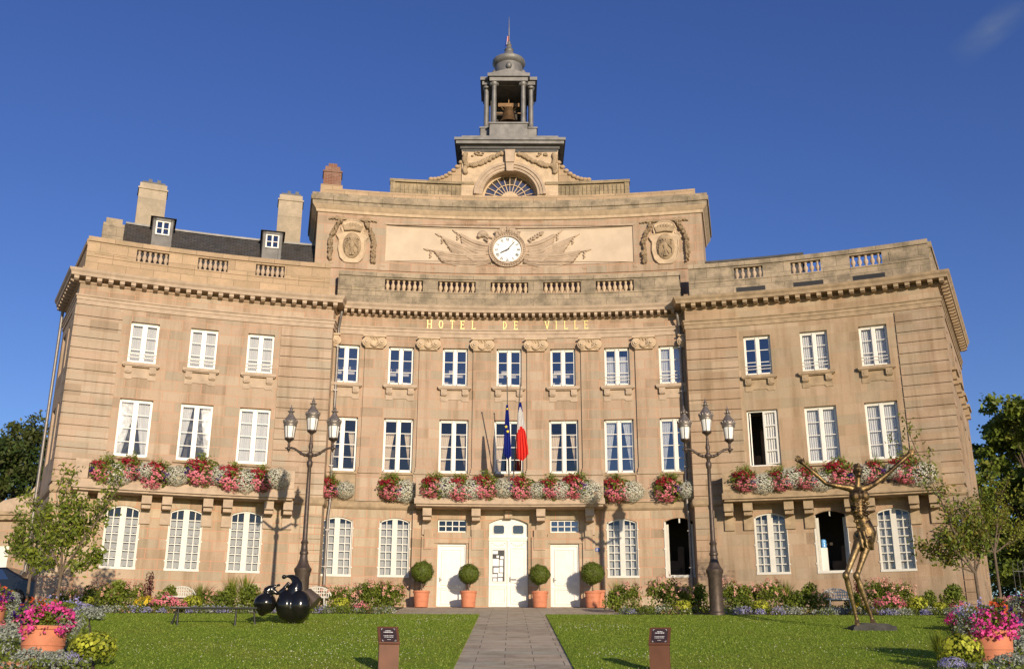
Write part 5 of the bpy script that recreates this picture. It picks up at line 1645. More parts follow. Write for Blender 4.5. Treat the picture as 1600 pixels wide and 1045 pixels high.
# ---------------------------------------------------------------- information lecterns
def lectern(x, y, rz, label):
    t = thing('information_lectern', label, 'sign', (x, y, ter(y)), rz)
    m = MB(ID)
    m.prism([(-.18, 0), (.18, 0), (.18, .50), (-.18, .50)], -.04, .04)
    m.build('post', MT['corten'], t)
    m = MB(ID)
    a, b = (-.055, .47), (.20, .78)
    m.poly([(-.19, a[0], a[1]), (.19, a[0], a[1]), (.19, b[0], b[1]), (-.19, b[0], b[1])]); m.poly([(-.19, a[0] + .03, a[1] - .02), (.19, a[0] + .03, a[1] - .02), (.19, b[0] + .03, b[1] - .02), (-.19, b[0] + .03, b[1] - .02)])
    for sx_ in (-.19, .19): m.poly([(sx_, a[0], a[1]), (sx_, b[0], b[1]), (sx_, b[0] + .03, b[1] - .02), (sx_, a[0] + .03, a[1] - .02)])
    for e in (a, b): m.poly([(-.19, e[0], e[1]), (.19, e[0], e[1]), (.19, e[0] + .03, e[1] - .02), (-.19, e[0] + .03, e[1] - .02)])
    m.build('desk', MT['corten'], t)
    m = MB(ID)
    n = Vector((0, a[1] - b[1], b[0] - a[0])).normalized()
    def S(u, v, h): 
        p = Vector((u, a[0] + (b[0] - a[0]) * v, a[1] + (b[1] - a[1]) * v)) + n * h
        return tuple(p)
    def rect(u0, u1, v0, v1, h, mi): m.poly([S(u0, v0, h), S(u1, v0, h), S(u1, v1, h), S(u0, v1, h)], [(0, 0), (1, 0), (1, 1), (0, 1)], mi)
    rect(-.145, .145, .12, .90, .004, 0)
    def words(v, half, hgt, gap=.012):
        u = -half; k = 0
        while u < half:
            w = .012 + .010 * ((k * 7) % 3); rect(u, min(half, u + w), v - hgt, v + hgt, .007, 1); u += w + gap * .55; k += 1
    words(.74, .05, .016); words(.66, .085, .020); words(.46, .09, .012); words(.38, .085, .012); words(.24, .03, .010)
    for sx_ in (-1, 1):
        for v, dv in ((.16, .07), (.86, -.07)):
            rect(min(sx_ * .125, sx_ * .12), max(sx_ * .125, sx_ * .12), min(v, v + dv), max(v, v + dv), .007, 1); rect(min(sx_ * .125, sx_ * .095), max(sx_ * .125, sx_ * .095), v - .006, v + .006, .007, 1)
    m.build('panel', [MT['panel_dark'], MT['ink_white']], t)
lectern(-2.06, -25.1, R_(16), 'rust-brown steel lectern with a white-lettered panel on the left lawn edge')
lectern(2.78, -25.1, R_(-16), 'rust-brown steel lectern with a white-lettered panel right of the stone path')

# ---------------------------------------------------------------- flags on poles leaning out over the balcony
def flag(tipx, basex, kind_, label, cat='flag'):
    b = Vector((basex, -1.25, 5.0)); tp = Vector((tipx, -3.15, 8.94))
    t = thing(kind_, label, cat, tuple(b))
    m = MB(ID); m.tube([(0, 0, -.4), tuple(tp - b)], [.032, .022], 8); m.ball(tuple(tp - b), .04, 8, 6)
    m.build('pole', MT['pipe'], t, smooth=60)
    d = (b - tp).normalized()
    m = MB(ID); rows = []; n = 28
    if kind_ == 'european_flag': z1, z0_, top_at, w0, w1 = 7.85, 5.62, .42, .05, .20
    else: z1, z0_, top_at, w0, w1 = 7.95, 5.55, .38, .05, .29
    for a in range(25):
        u = a / 24
        at_ = tp + d * (top_at + .10 * u)
        z = z1 + (z0_ - z1) * u
        hw = w0 + (w1 - w0) * min(1, u * 1.25) ** .8
        r = []
        for k in range(n + 1):
            v = k / n * 2 - 1
            edge = (.20 * abs(v) ** 1.2 if u > .75 else 0) * (u - .75) * 4
            sx_ = .02 if kind_ == 'european_flag' else .06
            r.append((at_.x - b.x + (v + .25 * (u if kind_ != 'european_flag' else -.1)) * hw * .8 + sx_ * u, at_.y - b.y + .10 * u + .055 * math.sin(k / n * 4 * 2 * math.pi + u * 1.2) * (.35 + u), z - b.z + edge * .9 + .10 * (v if kind_ != 'european_flag' else -v * .6) * u))
        rows.append(r)
    m.grid(rows)
    if kind_ == 'european_flag': ms = [MT['flag_blue']]
    else: ms = [MT['flag_blue'], MT['flag_white'], MT['flag_red']]
    cl = m.build('cloth', ms, t, smooth=70)
    if kind_ != 'european_flag':
        for i, p in enumerate(cl.data.polygons):
            a, k = divmod(i, n); u = a / 24 + .10 * math.sin(k / n * 3.0) - .06 * (k / n)
            p.material_index = 0 if (u < .13) else (1 if u < .47 else 2)
    else:
        for (u, v, sz) in ((.12, .1, .055), (.42, -.30, .07), (.54, .25, .075)):
            a = rows[int(u * 24)][int((v + 1) / 2 * n)]
            s = MB(ID)
            P = [(a[0] + (sz if q % 2 == 0 else sz * .42) * math.sin(q * math.pi / 5), a[2] + (sz if q % 2 == 0 else sz * .42) * math.cos(q * math.pi / 5)) for q in range(10)]
            s.poly([(x, a[1] - .09, z) for x, z in P], P); s.build('star', MT['flag_star'], t)
    return t
flag(-.075, .03, 'european_flag', 'dark blue flag with yellow stars hanging limp on a pole over the entrance balcony')
flag(.50, .16, 'french_flag', 'red, white and blue flag hanging limp from the pole right of the blue flag')
# ---------------------------------------------------------------- flower baskets on the balconies and window breasts
LG, LM, LD = LEAF['green'], LEAF['mid'], LEAF['dark']
def blooms(centres, k, spread, sz, m, nrm=None):
    c = np.repeat(centres, k, 0) + rng.normal(size=(len(centres) * k, 3)) * spread
    return (c, sz, sz * .8, m, None if nrm is None else np.repeat(nrm, k, 0))
def geranium_meshes(v):
    """upright red plants above, pink trailing blooms below, violet in between; local front is -y"""
    r = (.36, .27, .40)
    p, n = ellip(420, (0, 0, .02), r, .55); lv = [(p, .085, .055, 0, None)]
    p2, n2 = ellip(170, (0, .02, .30), (.26, .2, .26), .2); lv.append((p2, .12, .03, 1, None))
    leaves = leafmesh('leaves', lv, [LG, LEAF['mid']])
    S = []
    p, n = ellip(110, (-.06, -.04, .24), (.30, .22, .24), .5); S.append(blooms(p, 5, .028, .055, 0, n))
    p, n = ellip(100, (.02 if v else -.04, -.06, -.12), (.32, .24, .34), .8); S.append(blooms(p, 5, .026, .06, 1, n))
    p, n = ellip(36, (.22 if v != 1 else -.20, -.05, .0), (.16, .2, .2), .7); S.append(blooms(p, 4, .024, .055, 2, n))
    p, n = ellip(14, (.1, -.1, .12), (.2, .2, .2), .9); S.append(blooms(p, 4, .02, .05, 3, n))
    return leaves, leafmesh('blooms', S, [LEAF['red'], LEAF['pink'], LEAF['violet'], LEAF['pale']])
def alyssum_mesh(v):
    p, n = ellip(2100, (0, 0, 0), (.36 + .03 * v, .28, .40 - .02 * v), .88)
    q, _ = ellip(420, (0, 0, -.02), (.33, .25, .37), .7)
    return leafmesh('leaves', [(q, .05, .02, 0, None)], [LEAF['silver']]), leafmesh('blooms', [(p, .036, .03, 0, n)], [LEAF['cream']])
GER = [geranium_meshes(v) for v in range(3)]
ALY = [alyssum_mesh(v) for v in range(2)]
BOX = mesh_of(MB(LOC).box(-.34, .34, -.10, .10, -.06, .12), 'planter', plain('brown_planter', (.10, .06, .04), .7))
GRASS_ME = None
def spray_mesh(n, h, w, mats=('mid', 'green'), lean=.5):
    """grassy fountain of thin blades"""
    m = MB(ID)
    for k in range(n):
        a = rng.uniform(0, 6.28); l = rng.uniform(.1, 1) * lean * h; hh = h * rng.uniform(.55, 1)
        x0, y0 = rng.normal(0, .04, 2); ca, sa = math.cos(a), math.sin(a)
        P = [(x0 + ca * l * t ** 1.8, y0 + sa * l * t ** 1.8, hh * (t - .12 * t ** 3)) for t in (0, .35, .7, 1)]
        W = [w, w, w * .7, w * .1]
        m.grid([[(p[0] - sa * q, p[1] + ca * q, p[2]), (p[0] + sa * q, p[1] - ca * q, p[2])] for p, q in zip(P, W)], int(k % 2))
    return mesh_of(m, 'leaves', [LEAF[mats[0]], LEAF[mats[1]]])
SPRAY_S = spray_mesh(26, .62, .008)
def basket(f, s, o, z, kd, v, label, group):
    R = RC if f is CEN else RW
    t = thing('flower_basket', label, 'flower basket', f(s, o, z), -s / R + rng.uniform(-.15, .15), group)
    L, B = (GER[v % 3] if kd == 'g' else ALY[v % 2])
    sc = rng.uniform(.84, 1.18)
    for nm, me in (('planter', BOX), ('leaves', L), ('blooms', B)):
        c = link(nm, me, t)
        if nm == 'planter': c.location = (0, .16, 0)
        else: c.scale = (sc * (1.55 if kd == 'g' else 1.42), 1.2, sc * rng.uniform(.98, 1.16)); c.location = (rng.uniform(-.08, .08), 0, -.10)
        if nm == 'leaves' and kd == 'g': c.scale = tuple(q * 1.14 for q in c.scale)
    if kd == 'g':
        c = link('grass_blades', SPRAY_S, t, (.1, .1, .2))
    return t
ORD = ['first', 'second', 'third', 'fourth', 'fifth', 'sixth', 'seventh', 'eighth']
def sfrom(f, px, o):
    R, dw = (RC, 0) if f is CEN else (RW, DW)
    lo, hi = -20., 20.                      # where on the curved front a pixel column falls, at window-box height
    for _ in range(40):
        md = (lo + hi) / 2; p = Vector(f(md, o, 4.75)) - CAM
        x = 800 + FOC * p.dot(rt) / p.dot(fwd)
        if x < px: lo = md
        else: hi = md
    return md
def row(f, o, seq, z, where, start, group):
    cnt = {'g': 0, 'w': 0}
    for i, (kd, px) in enumerate(seq):
        n = ORD[cnt[kd]]; cnt[kd] += 1
        lb = ('red and pink geraniums, %s such basket on %s from %s' if kd == 'g' else 'greyish-white alyssum mound, %s such mound on %s from %s') % (n, where, start)
        basket(f, sfrom(f, px, o), o, z + rng.uniform(-.14, .10) - (.08 if kd == 'w' else 0), kd, i + int(px), lb, group)
row(CEN, 1.18, [('g', 678), ('w', 702), ('g', 720), ('w', 740), ('g', 759), ('w', 791), ('g', 814), ('w', 840), ('g', 860), ('w', 878), ('g', 899), ('w', 923)], 4.86, 'the entrance balcony', 'its left end', 'baskets along the entrance balcony')
row(WIN, 1.06, [('g', 163), ('w', 184), ('g', 204), ('w', 226), ('g', 245), ('w', 273), ('g', 313), ('w', 341), ('g', 362), ('w', 385), ('g', 408), ('w', 431)], 4.92, 'the left wing balcony', 'the outer corner', 'baskets along the left wing balcony')
row(WIN, 1.06, [('g', 1163), ('w', 1194), ('g', 1218), ('w', 1240), ('g', 1258), ('w', 1284), ('g', 1313), ('w', 1350), ('g', 1366), ('w', 1394), ('g', 1417), ('w', 1440)], 4.92, 'the right wing balcony', 'the drainpipe', 'baskets along the right wing balcony')
for a, b, wh in ((515, 540, 'nearest the left drainpipe'), (611, 633, 'just left of the entrance balcony'), (961, 987, 'just right of the entrance balcony'), (1047, 1075, 'nearest the right drainpipe')):
    basket(CEN, sfrom(CEN, a, .28), .30, 4.86, 'g', a, 'red and pink geraniums under the first-floor window %s' % wh, 'geranium baskets under windows')
    basket(CEN, sfrom(CEN, b, .28), .30, 4.80, 'w', b, 'white alyssum mound under the first-floor window %s' % wh, 'white mounds under windows')

# ---------------------------------------------------------------- clipped ball trees at the doors
def topiary_meshes():
    p, n = ellip(5200, (0, 0, 0), (.47, .47, .44), .90)
    q, _ = ellip(1500, (0, 0, 0), (.43, .43, .40), .75)
    return leafmesh('crown', [(p, .05, .032, 0, n), (q, .06, .04, 0, None), (ellip(260, (.03, 0, .01), (.50, .50, .47), .95)[0], .07, .02, 0, None)], [LEAF['box']])
TOP = [topiary_meshes() for _ in range(2)]
pm = MB(ID).lathe([(.26, 0), (.27, .02), (.285, .20), (.295, .205), (.295, .225), (.288, .23), (.30, .40), (.31, .405), (.31, .425), (.303, .43), (.315, .56), (.345, .565), (.345, .64), (.31, .645), (.30, .60)], (0, 0, 0), 28)
POT = mesh_of(pm, 'pot', MT['terracotta'], 35)
SOIL = mesh_of(MB(ID).lathe([(.01, .60), (.305, .60)], (0, 0, 0), 20), 'soil', MT['soil'])
STEM = mesh_of(MB(ID).tube([(0, 0, .58), (.015, 0, .8), (-.01, .01, 1.05), (0, 0, 1.4)], [.035, .028, .03, .02], 8), 'trunk', MT['bark'])
for i, (px, lb) in enumerate(((659, 'clipped ball tree in a terracotta pot left of the left white door'), (733, 'clipped ball tree in a terracotta pot between the left door and the double door'), (845, 'clipped ball tree in a terracotta pot between the double door and the right door'), (928, 'clipped ball tree in a terracotta pot right of the right white door'))):
    X, Y, Z = at(px, -1.25)
    t = thing('topiary_tree', lb, 'potted tree', (X, Y, Z), i * 1.3, 'clipped ball trees in pots')
    link('pot', POT, t); link('soil', SOIL, t); link('trunk', STEM, t)
    c = link('crown', TOP[i % 2], t, (0, 0, (1.40, 1.32, 1.30, 1.36)[i])); c.scale = (1, 1, 1) if i in (0, 3) else (.92, .92, .92)
    if i == 3: c.scale = (1.04, 1.04, 1.02)
X, Y, Z = at(938, -1.05)
m = MB(ID); m.box(-.20, .20, -.20, .20, 0, .60); m.box(-.23, .23, -.23, .23, .60, .68)
tag(m.build('square_planter', MT['terracotta'], None, (X, Y, Z)), 'square terracotta planter half hidden behind the rightmost potted ball tree', 'planter')

# ---------------------------------------------------------------- bushes and flowers in the beds
def bush(kd):
    F = []; B = []; lm_ = ['green', 'mid']; bm = []
    if kd == 'rose':
        for c, r in (((0, 0, .38), (.5, .4, .4)), ((.22, .1, .62), (.3, .28, .32)), ((-.25, 0, .58), (.3, .3, .36))):
            p, n = ellip(420, c, r, .35, -.7); F.append((p, .085, .05, int(rng.integers(0, 2)), None))
        p, n = ellip(44, (0, -.02, .60), (.55, .45, .46), .85, -.3); B.append(blooms(p, 8, .03, .055, 0, n)); bm = ['pale']
    elif kd == 'dark':
        for c, r in (((0, 0, .35), (.46, .4, .38)), ((.1, 0, .6), (.28, .28, .3))):
            p, n = ellip(480, c, r, .3, -.7); F.append((p, .10, .06, int(rng.integers(0, 2)), None))
        lm_ = ['green', 'mid']
    elif kd == 'pink':
        p, n = ellip(420, (0, 0, .26), (.46, .36, .30), .4, -.6); F.append((p, .08, .05, 0, None))
        p, n = ellip(48, (0, -.04, .32), (.46, .36, .30), .9, -.4); B.append(blooms(p, 7, .032, .07, 0, n)); bm = ['pink']
    elif kd == 'yellow':
        p, n = ellip(300, (0, 0, .22), (.34, .30, .26), .4, -.6); F.append((p, .07, .04, 0, None))
        p, n = ellip(42, (0, -.04, .28), (.34, .3, .26), .9, -.3); B.append(blooms(p, 8, .03, .06, 0, n)); bm = ['yellow']
    elif kd == 'lime':
        p, n = ellip(700, (0, 0, .30), (.44, .36, .34), .4, -.6); F.append((p, .07, .05, 0, None)); F.append((p[:250] * .95, .07, .04, 1, None))
        p, n = ellip(260, (0, 0, .34), (.46, .38, .34), .92, -.3); B.append((p, .085, .07, 0, n)); bm = ['lime']; lm_ = ['yellowgreen', 'mid']
    elif kd == 'spike':
        for k in range(7):
            x, y = rng.normal(0, .12, 2); h = rng.uniform(.9, 1.5)
            z = np.sort(rng.uniform(.1, 1, 70)) * h
            q = np.stack([x + rng.normal(0, .05, 70), y + rng.normal(0, .05, 70), z], 1); F.append((q, .12, .035, 0, None))
        lm_ = ['purple_leaf', 'green']
    elif kd == 'lav':
        p, n = ellip(320, (0, 0, .14), (.36, .30, .20), .5, -.4); F.append((p, .05, .025, 0, None))
        p, n = ellip(520, (0, 0, .17), (.37, .31, .22), .85, -.2); B.append((p, .045, .035, 0, n)); bm = ['lav']; lm_ = ['silver', 'green']
    elif kd == 'silver':
        p, n = ellip(900, (0, 0, .15), (.38, .32, .22), .6, -.4); F.append((p, .06, .03, 0, None)); lm_ = ['silver', 'green']
    elif kd == 'hot':
        p, n = ellip(420, (0, 0, .26), (.5, .4, .30), .4, -.6); F.append((p, .08, .05, 0, None))
        p, n = ellip(60, (0, -.04, .32), (.5, .4, .30), .9, -.4); B.append(blooms(p, 5, .04, .09, 0, n)); bm = ['hot']
    fm = leafmesh('foliage', F, [LEAF[k] for k in lm_])
    return fm, (leafmesh('flowers', B, [LEAF[k] for k in bm]) if B else None)
BUSH = {k: [bush(k) for _ in range(3 if k in ('rose', 'dark') else 2)] for k in ('rose', 'dark', 'pink', 'yellow', 'lime', 'spike', 'lav', 'silver', 'hot')}
SPRAY = [spray_mesh(240, 1.35, .010, ('yellowgreen', 'mid'), .42) for _ in range(2)]
FERN = [spray_mesh(200, 1.0, .014, ('mid', 'green'), .6) for _ in range(2)]
NAMES = {'rose': ('rose_bush', 'bushy plant with pale pink blooms', 'bush'), 'dark': ('leafy_bush', 'dark green leafy bush', 'bush'), 'pink': ('geranium_plant', 'bright pink geranium clump', 'plant'), 'yellow': ('marigold_plant', 'golden yellow marigold clump', 'plant'),
         'lime': ('spurge_plant', 'yellow-green leafy clump', 'plant'), 'spike': ('amaranth_plant', 'tall dark red leafy spikes', 'plant'), 'lav': ('ageratum_plant', 'low mound of lavender-blue flowers', 'plant'), 'silver': ('silver_plant', 'low mound of silver-grey leaves', 'plant'),
         'spray': ('feathery_grass', 'tall feathery green grass tuft', 'plant'), 'fern': ('arching_grass', 'arching green leafy tuft', 'plant'), 'hot': ('petunia_plant', 'hot pink petunia clump', 'plant')}
GROUPS = {k: NAMES[k][0].replace('_', ' ') + 's in the flower beds' for k in NAMES}
def plant(kd, px, Y, where, sc=1., v=0):
    nm, txt, cat = NAMES[kd]
    t = thing(nm, txt + ' ' + where, cat, at(px, Y), rng.uniform(0, 6.28) if kd in ('spray', 'fern', 'spike') else rng.uniform(-.5, .5), GROUPS[kd])
    if kd in ('spray', 'fern'):
        c = link('foliage', (SPRAY if kd == 'spray' else FERN)[v % 2], t); c.scale = (sc, sc, sc)
    else:
        for n_, me in zip(('foliage', 'blossoms'), BUSH[kd][v % len(BUSH[kd])]):
            if me: c = link(n_, me, t); c.scale = (sc, sc, sc * 1.02)
    return t
# left bed, from the wing's outer corner to the entrance forecourt
PL = [
 ('dark', 178, -6.2, 'below the left wing\'s outermost ground-floor window', 1.2), ('rose', 150, -6.6, 'beside the young tree at the left wing corner', 1.0),
 ('spray', 176, -4.9, 'against the wall under the left wing\'s outermost window', .95), ('lime', 132, -7.0, 'at the far left end of the long bed', .8),
 ('rose', 204, -6.0, 'between the left wing\'s first two ground-floor windows', 1.0), ('yellow', 226, -7.5, 'in front of the dark red spikes of the left bed', 1.0),
 ('spike', 234, -6.3, 'left of the white garden chair by the left wing', 1.0), ('pink', 256, -7.6, 'beside the yellow marigolds in the left bed', 1.0),
 ('dark', 258, -6.5, 'just left of the left wing\'s white garden chair', 1.0), ('pink', 277, -7.5, 'in front of the left wing\'s white garden chair', .75),
 ('lime', 300, -6.9, 'right of the left wing\'s white garden chair', .85), ('fern', 312, -6.2, 'under the left wing\'s middle ground-floor window', 1.15),
 ('rose', 330, -6.4, 'behind the black bench, right of the middle window', .8), ('spray', 360, -6.0, 'behind the black bench, tallest tuft of the left bed', 1.05), ('dark', 352, -6.6, 'behind the middle of the black bench', 1.0),
 ('spray', 382, -5.9, 'under the left wing window nearest the lamp post', 1.1), ('dark', 388, -6.8, 'behind the small black egg-shaped figure', 1.05), ('rose', 408, -6.6, 'partly behind the small black bronze figure', .8),
 ('rose', 514, -5.8, 'right of the left lamp post, by the drainpipe', .95), ('lime', 533, -6.6, 'under the entrance wing\'s outermost left window', .75), ('rose', 548, -6.2, 'right of the yellow-green clump near the left drainpipe', .95),
 ('spray', 573, -5.2, 'between the two ground-floor windows left of the entrance', .95), ('rose', 582, -6.4, 'under the window two bays left of the left door', 1.1), ('dark', 600, -5.8, 'under the ground-floor window left of the left door', 1.15), ('rose', 612, -6.2, 'at the forecourt end of the left bed', 1.05),
 ('pink', 566, -7.7, 'low at the front of the left bed near the forecourt', .6),
 ('spray', 966, -5.4, 'left under the first window right of the entrance', .95), ('dark', 958, -6.4, 'at the forecourt end of the right bed', .9), ('rose', 984, -6.2, 'under the first window right of the entrance', 1.05),
 ('rose', 1040, -6.0, 'under the open window left of the right lamp post', 1.25), ('rose', 1062, -6.5, 'just left of the right lamp post', 1.05), ('lime', 1068, -7.6, 'low in front of the pink blooms left of the right lamp post', .7), ('dark', 1090, -6.2, 'half behind the right lamp post', 1.1), ('fern', 1078, -5.4, 'against the right drainpipe', 1.1),
 ('rose', 1136, -6.2, 'just right of the right lamp post', 1.15), ('dark', 1160, -6.4, 'two clumps right of the right lamp post', 1.05), ('rose', 1176, -6.0, 'left under the right wing\'s first window', 1.05), ('lime', 1190, -7.2, 'under the right wing\'s first window', .7),
 ('rose', 1208, -6.2, 'right under the right wing\'s first window', 1.15), ('spray', 1232, -5.7, 'between the right wing\'s first window and its open window', 1.0), ('dark', 1244, -6.9, 'left below the right wing\'s open window', .9), ('dark', 1264, -6.6, 'left of the right wing\'s white garden chair', 1.15), ('rose', 1286, -7.0, 'touching the right wing\'s white garden chair', .8),
 ('spike', 1347, -6.0, 'behind the bronze man\'s knees', .95), ('dark', 1335, -6.8, 'between the bronze man\'s shins', .8), ('yellow', 1346, -7.6, 'seen between the bronze man\'s legs', .75), ('rose', 1378, -6.2, 'right of the bronze man, below the last window', 1.2), ('pink', 1392, -7.4, 'right of the bronze man\'s feet', 1.1), ('rose', 1408, -6.4, 'under the right wing\'s outermost window', 1.15),
 ('lime', 1436, -7.2, 'yellowest clump near the right wing\'s corner', .9), ('dark', 1452, -6.6, 'right of the yellow-green clump at the right wing corner', .9), ('lime', 1470, -7.0, 'left of the dark bush at the right wing corner', .6), ('dark', 1490, -6.2, 'under the blue street plate', 1.15), ('pink', 1500, -7.4, 'low beside the dark bush at the right wing corner', .7),
]
for i, a in enumerate(PL): plant(a[0], a[1], a[2], a[3], a[4], i)
# edging of low lavender and silver mounds: nobody could count it
def edging(x0, x1, y0, y1, n):
    F = {'lav': [], 'silver': [], 'pale': [], 'green': [], 'white': []}
    for k in range(n):
        x = rng.uniform(x0, x1); y = rng.uniform(y0, y1); kd = ('lav', 'silver', 'green', 'pale', 'silver', 'green')[int(rng.integers(0, 6))]
        r = rng.uniform(.14, .28)
        p, nn = ellip(150, (x, y, ter(y) + .05), (r * 1.3, r, r), .5, -.2)
        if kd == 'pale': F['green'].append(p); F['pale'].append(p[:40])
        elif kd == 'lav': F['silver'].append(p[:60]); F['lav'].append(p[40:])
        else: F[kd].append(p); F['white'].append(p[:12])
    ks = [k for k in F if F[k]]
    me = leafmesh('bedding_flowers', [(np.concatenate(F[k]), .055, .04, i, None) for i, k in enumerate(ks)], [LEAF[k] for k in ks])
    kind(link('bedding_flowers', me), 'stuff')
edging(-16.5, -3.95, -8.4, -7.3, 85); edging(3.95, 15.5, -8.4, -7.3, 85)
def cover(x0, x1, y0, y1, n):
    x = rng.uniform(x0, x1, n); y = rng.uniform(y0, y1, n)
    z = np.array([ter(v) for v in y]) + rng.uniform(0, .30, n) ** 1.2
    kind(link('ground_cover', leafmesh('ground_cover', [(np.stack([x, y, z], 1)[:n // 2], .10, .06, 0, None), (np.stack([x, y, z], 1)[n // 2:], .09, .05, 1, None)], [LM, LD])), 'stuff')
cover(-16.5, -4.1, -7.6, -4.6, 5000); cover(4.0, 16.5, -7.6, -4.6, 5000)
def corner_cover(xa, xb, n):
    y = rng.uniform(-26, -8.8, n); u = rng.random(n) ** 1.3
    x = np.where(xa < 0, BL(y) - .1 - u * 7, BR(y) + .1 + u * 7)
    z = np.array([ter(v) for v in y]) + rng.uniform(.02, .22, n)
    P = np.stack([x, y, z], 1)
    kind(link('ground_cover', leafmesh('ground_cover', [(P[i::4], .09, .05, i, None) for i in range(4)], [LM, LEAF['silver'], LG, LG])), 'stuff')
corner_cover(-1, 0, 15000); corner_cover(1, 0, 15000)
# white garden chairs with round lattice backs
def chair(px, Y, label):
    t = thing('garden_chair', label, 'chair', at(px, Y), 0, 'white garden chairs in the flower beds')
    m = MB(ID)
    R0 = .50
    for k in range(18):
        a, b = math.pi * k / 18, math.pi * (k + 1) / 18
        m.tube([(R0 * math.cos(a), .12, .55 + R0 * .62 * math.sin(a)), (R0 * math.cos(b), .12, .55 + R0 * .62 * math.sin(b))], .028, 6)
    for k in range(-5, 6):
        x = k * .083; h = .62 * math.sqrt(max(0, R0 * R0 - x * x))
        m.tube([(x, .12, .50), (x * .97, .12, .55 + h)], .022, 5)
    for q in (.3, .62): 
        w = R0 * math.sqrt(1 - q * q); m.tube([(-w, .12, .55 + q * R0 * .62), (w, .12, .55 + q * R0 * .62)], .022, 5)
    m.build('backrest', MT['white_iron'], t)
    m = MB(ID); m.lathe([(.01, .44), (.46, .44), (.48, .47), (.46, .50), (.01, .50)], (0, -.12, 0), 20, sy=.75); m.build('seat', MT['white_iron'], t)
    for x, y in ((-.34, -.34), (.34, -.34), (-.34, .1), (.34, .1)):
        m = MB(ID); m.tube([(x, y, .45), (x * 1.1, y * 1.1, 0)], .024, 6); m.build('leg', MT['white_iron'], t)
chair(280, -6.35, 'white garden chair with a round lattice back in front of the left wing')
chair(494, -6.2, 'white garden chair half hidden behind the black bronze figures')
chair(1311, -6.9, 'white garden chair with a round lattice back in front of the right wing')

# ---------------------------------------------------------------- big terracotta tubs and the corner beds
tub = MB(ID).lathe([(.36, 0), (.40, .04), (.445, .30), (.462, .31), (.462, .335), (.452, .345), (.475, .60), (.475, .64), (.52, .65), (.53, .70), (.51, .73), (.47, .73), (.46, .66)], (0, 0, 0), 36)
TUB = mesh_of(tub, 'pot', MT['terracotta'], 35)
def tub_mesh(seed):
    F = []; 
    p, n = ellip(1500, (0, 0, .95), (.80, .62, .36), .35, -.75); F.append((p, .08, .05, 0, None))
    p, n = ellip(600, (.55 * seed, -.05, .82), (.28, .32, .32), .6, -.9); F.append((p, .055, .035, 1, None))
    p, n = ellip(600, (-.60 * seed, -.05, .86), (.26, .32, .28), .6, -.9); F.append((p, .055, .035, 1, None))
    leaves = leafmesh('foliage', F, [LM, LEAF['silver']])
    B = []
    p, n = ellip(95, (.12 * seed, -.28, .82), (.60, .42, .34), .9, -.9); p = p[p[:, 1] < .0]; B.append(blooms(p, 6, .045, .085, 0))
    p, n = ellip(40, (-.35 * seed, -.15, .98), (.30, .36, .22), .9); B.append(blooms(p, 6, .04, .075, 1))
    p, n = ellip(26, (-.1 * seed, -.1, 1.12), (.5, .4, .2), .9); B.append(blooms(p, 6, .035, .07, 2))
    p, n = ellip(28, (.25 * seed, .0, 1.14), (.5, .4, .24), .9); B.append(blooms(p, 8, .05, .05, 3))
    return leaves, leafmesh('flowers', B, [LEAF['hot'], LEAF['violet'], LEAF['orange'], LEAF['lav']])
TUBF = [tub_mesh(1), tub_mesh(-1)]
def flower_tub(x, y, v, label, sc=1.0):
    t = thing('flower_tub', label, 'flower pot', (x, y, ter(y)), .3 * v, 'large terracotta flower tubs')
    c = link('pot', TUB, t); c.scale = (sc,) * 3
    for nm, me in zip(('foliage', 'blossoms'), TUBF[v]): c = link(nm, me, t); c.scale = (sc,) * 3
flower_tub(-9.02, -23.3, 0, 'large terracotta tub of hot pink and violet petunias at the front left', .88)
flower_tub(-13.55, -16.4, 1, 'terracotta tub of pink petunias cut by the left edge of the picture', .88)
flower_tub(9.42, -23.5, 1, 'large terracotta tub of magenta and lavender flowers at the front right', .86)
flower_tub(13.6, -17.0, 0, 'terracotta tub of hot pink petunias at the right edge, farther back', .88)
